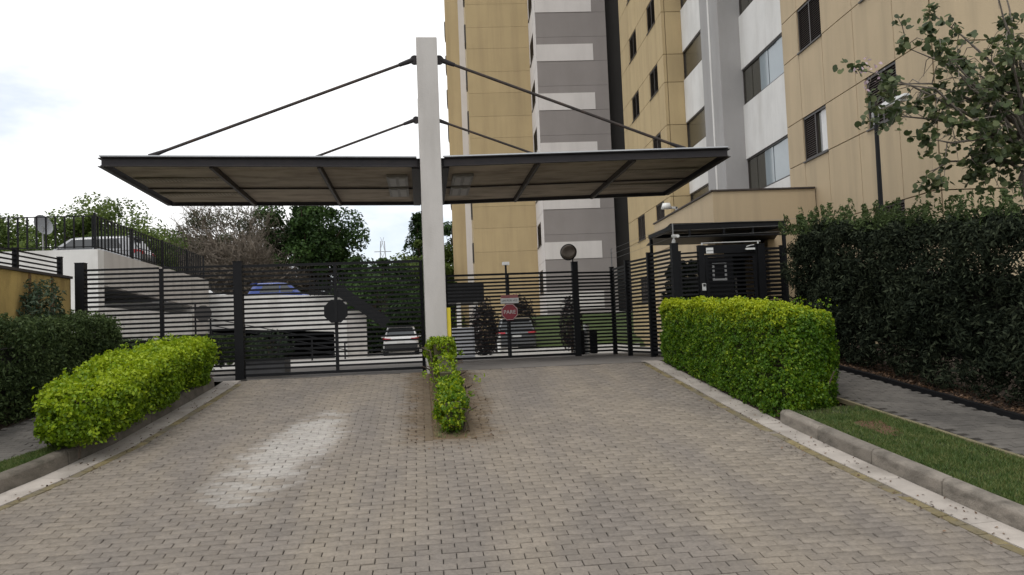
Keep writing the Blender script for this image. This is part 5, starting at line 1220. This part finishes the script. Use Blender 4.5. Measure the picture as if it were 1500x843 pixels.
# orchid tree overhanging from the right: trunk, limbs, round leaves on arching twigs
ot = thing('orchid_tree', 'orchid tree with round leaves and arching bare twigs overhanging the dark hedge at right', 'tree', (8.9, 10.2, -.3))
tr = random.Random(21)
MB().tube([(8.95, 10.2, -.5), (8.75, 10.2, .8), (8.55, 10.1, 1.8), (8.35, 10.05, 2.5), (8.75, 10.05, 3.3)], [.11, .10, .085, .075, .055], 9).build('trunk', GBARK, ot, smooth=True)
tips = []; lm = MB(); tw = MB()
ends = [(5.95, 9.9, 4.0), (6.45, 10.2, 3.45), (6.7, 9.7, 3.0), (7.0, 10.3, 2.55), (7.5, 9.8, 2.62), (7.0, 9.9, 4.5), (7.35, 10.4, 5.0), (7.8, 9.7, 5.3), (8.3, 10.2, 5.6), (8.9, 9.8, 5.2), (6.75, 10.4, 3.95), (7.5, 9.6, 3.55), (8.2, 9.6, 3.0),
        (8.6, 9.5, 3.9), (9.3, 10.0, 4.3), (9.2, 9.7, 3.2), (7.6, 10.2, 4.3), (8.1, 9.9, 4.7), (6.2, 9.7, 3.75), (7.2, 9.6, 3.2), (7.9, 10.2, 2.9), (8.8, 9.9, 4.7), (7.0, 9.6, 4.05), (7.9, 9.5, 4.1), (6.6, 9.9, 4.3)]
for (x, y, z) in ends:
    o = Vector((8.40 + tr.uniform(-.1, .3), 10.05, tr.uniform(2.45, 3.2))); e = Vector((x, y, z))
    m1 = o.lerp(e, .35) + Vector((tr.uniform(-.1, .1), tr.uniform(-.1, .1), tr.uniform(.0, .25))); m2 = o.lerp(e, .7) + Vector((tr.uniform(-.12, .12), tr.uniform(-.12, .12), tr.uniform(.0, .22)))
    lm.tube([o, m1, m2, e], [.032, .022, .013, .005], 6, False)
    for k in range(9):
        f = tr.uniform(.35, 1); s = (m1.lerp(m2, (f - .35) / .4) if f < .75 else m2.lerp(e, (f - .75) / .25))
        dv = Vector((tr.gauss(-.3, .7), tr.gauss(0, .6), tr.gauss(-.15, .5))).normalized() * tr.uniform(.2, .6)
        c = s + dv * .5 + Vector((0, 0, .05)); e2 = s + dv + Vector((0, 0, -.08))
        tw.tube([s, c, e2], [.008, .006, .003], 4, False)
        if tr.random() < .72: tips.append((c, e2))
for (x, y, z) in ends:
    for q in range(2): tips.append((Vector((x, y, z)), Vector((x + tr.uniform(-.25, .25), y + tr.uniform(-.2, .2), z + tr.uniform(-.25, .2)))))
lm.build('limb', GBARK, ot, smooth=True, fix=False); stuff(tw.build('twigs', GBARK, ot, fix=False))
Pl = []
for (c, e) in tips:
    for k in range(tr.randint(11, 20)):
        f = tr.uniform(0, 1.15); q = c.lerp(e, f); Pl.append((q.x + tr.gauss(0, .045), q.y + tr.gauss(0, .06), q.z + tr.gauss(-.02, .04)))
Pl = np.array(Pl); n = len(Pl)
N = unit(rng.normal(0, .6, (n, 3)) + np.array([-.1, -.45, .55])); A = unit(np.cross(N, rng.normal(0, 1, (n, 3)))); B = np.cross(N, A); s = .039 * rng.uniform(.7, 1.3, (n, 1))
an = [0, .5, 1.1, 1.9, 2.6, 3.14, 3.68, 4.38, 5.18, 5.78]; rr = [.72, 1.12, 1.1, 1.05, 1.0, .95, 1.0, 1.05, 1.1, 1.12]
V = np.stack([Pl + (A * math.cos(t_) + B * math.sin(t_)) * s * r_ + N * s * .28 * abs(math.sin(t_)) for t_, r_ in zip(an, rr)], 1).reshape(-1, 3)
stuff(np_mesh('crown', V, np.arange(10 * n).reshape(-1, 10), ORCH, ot, rng.uniform(0, 1, n)))
nb = 26; Pb = np.array([(6.02, 9.85, 3.92)]) + rng.normal(0, .11, (nb, 3)); V, F = leaf_cloud(Pb, np.tile([[0, -1.0, .3]], (nb, 1)), .06, 1.4, .6); stuff(np_mesh('blossom', V, F, BLOSS, ot, rng.uniform(0, 1, nb)))
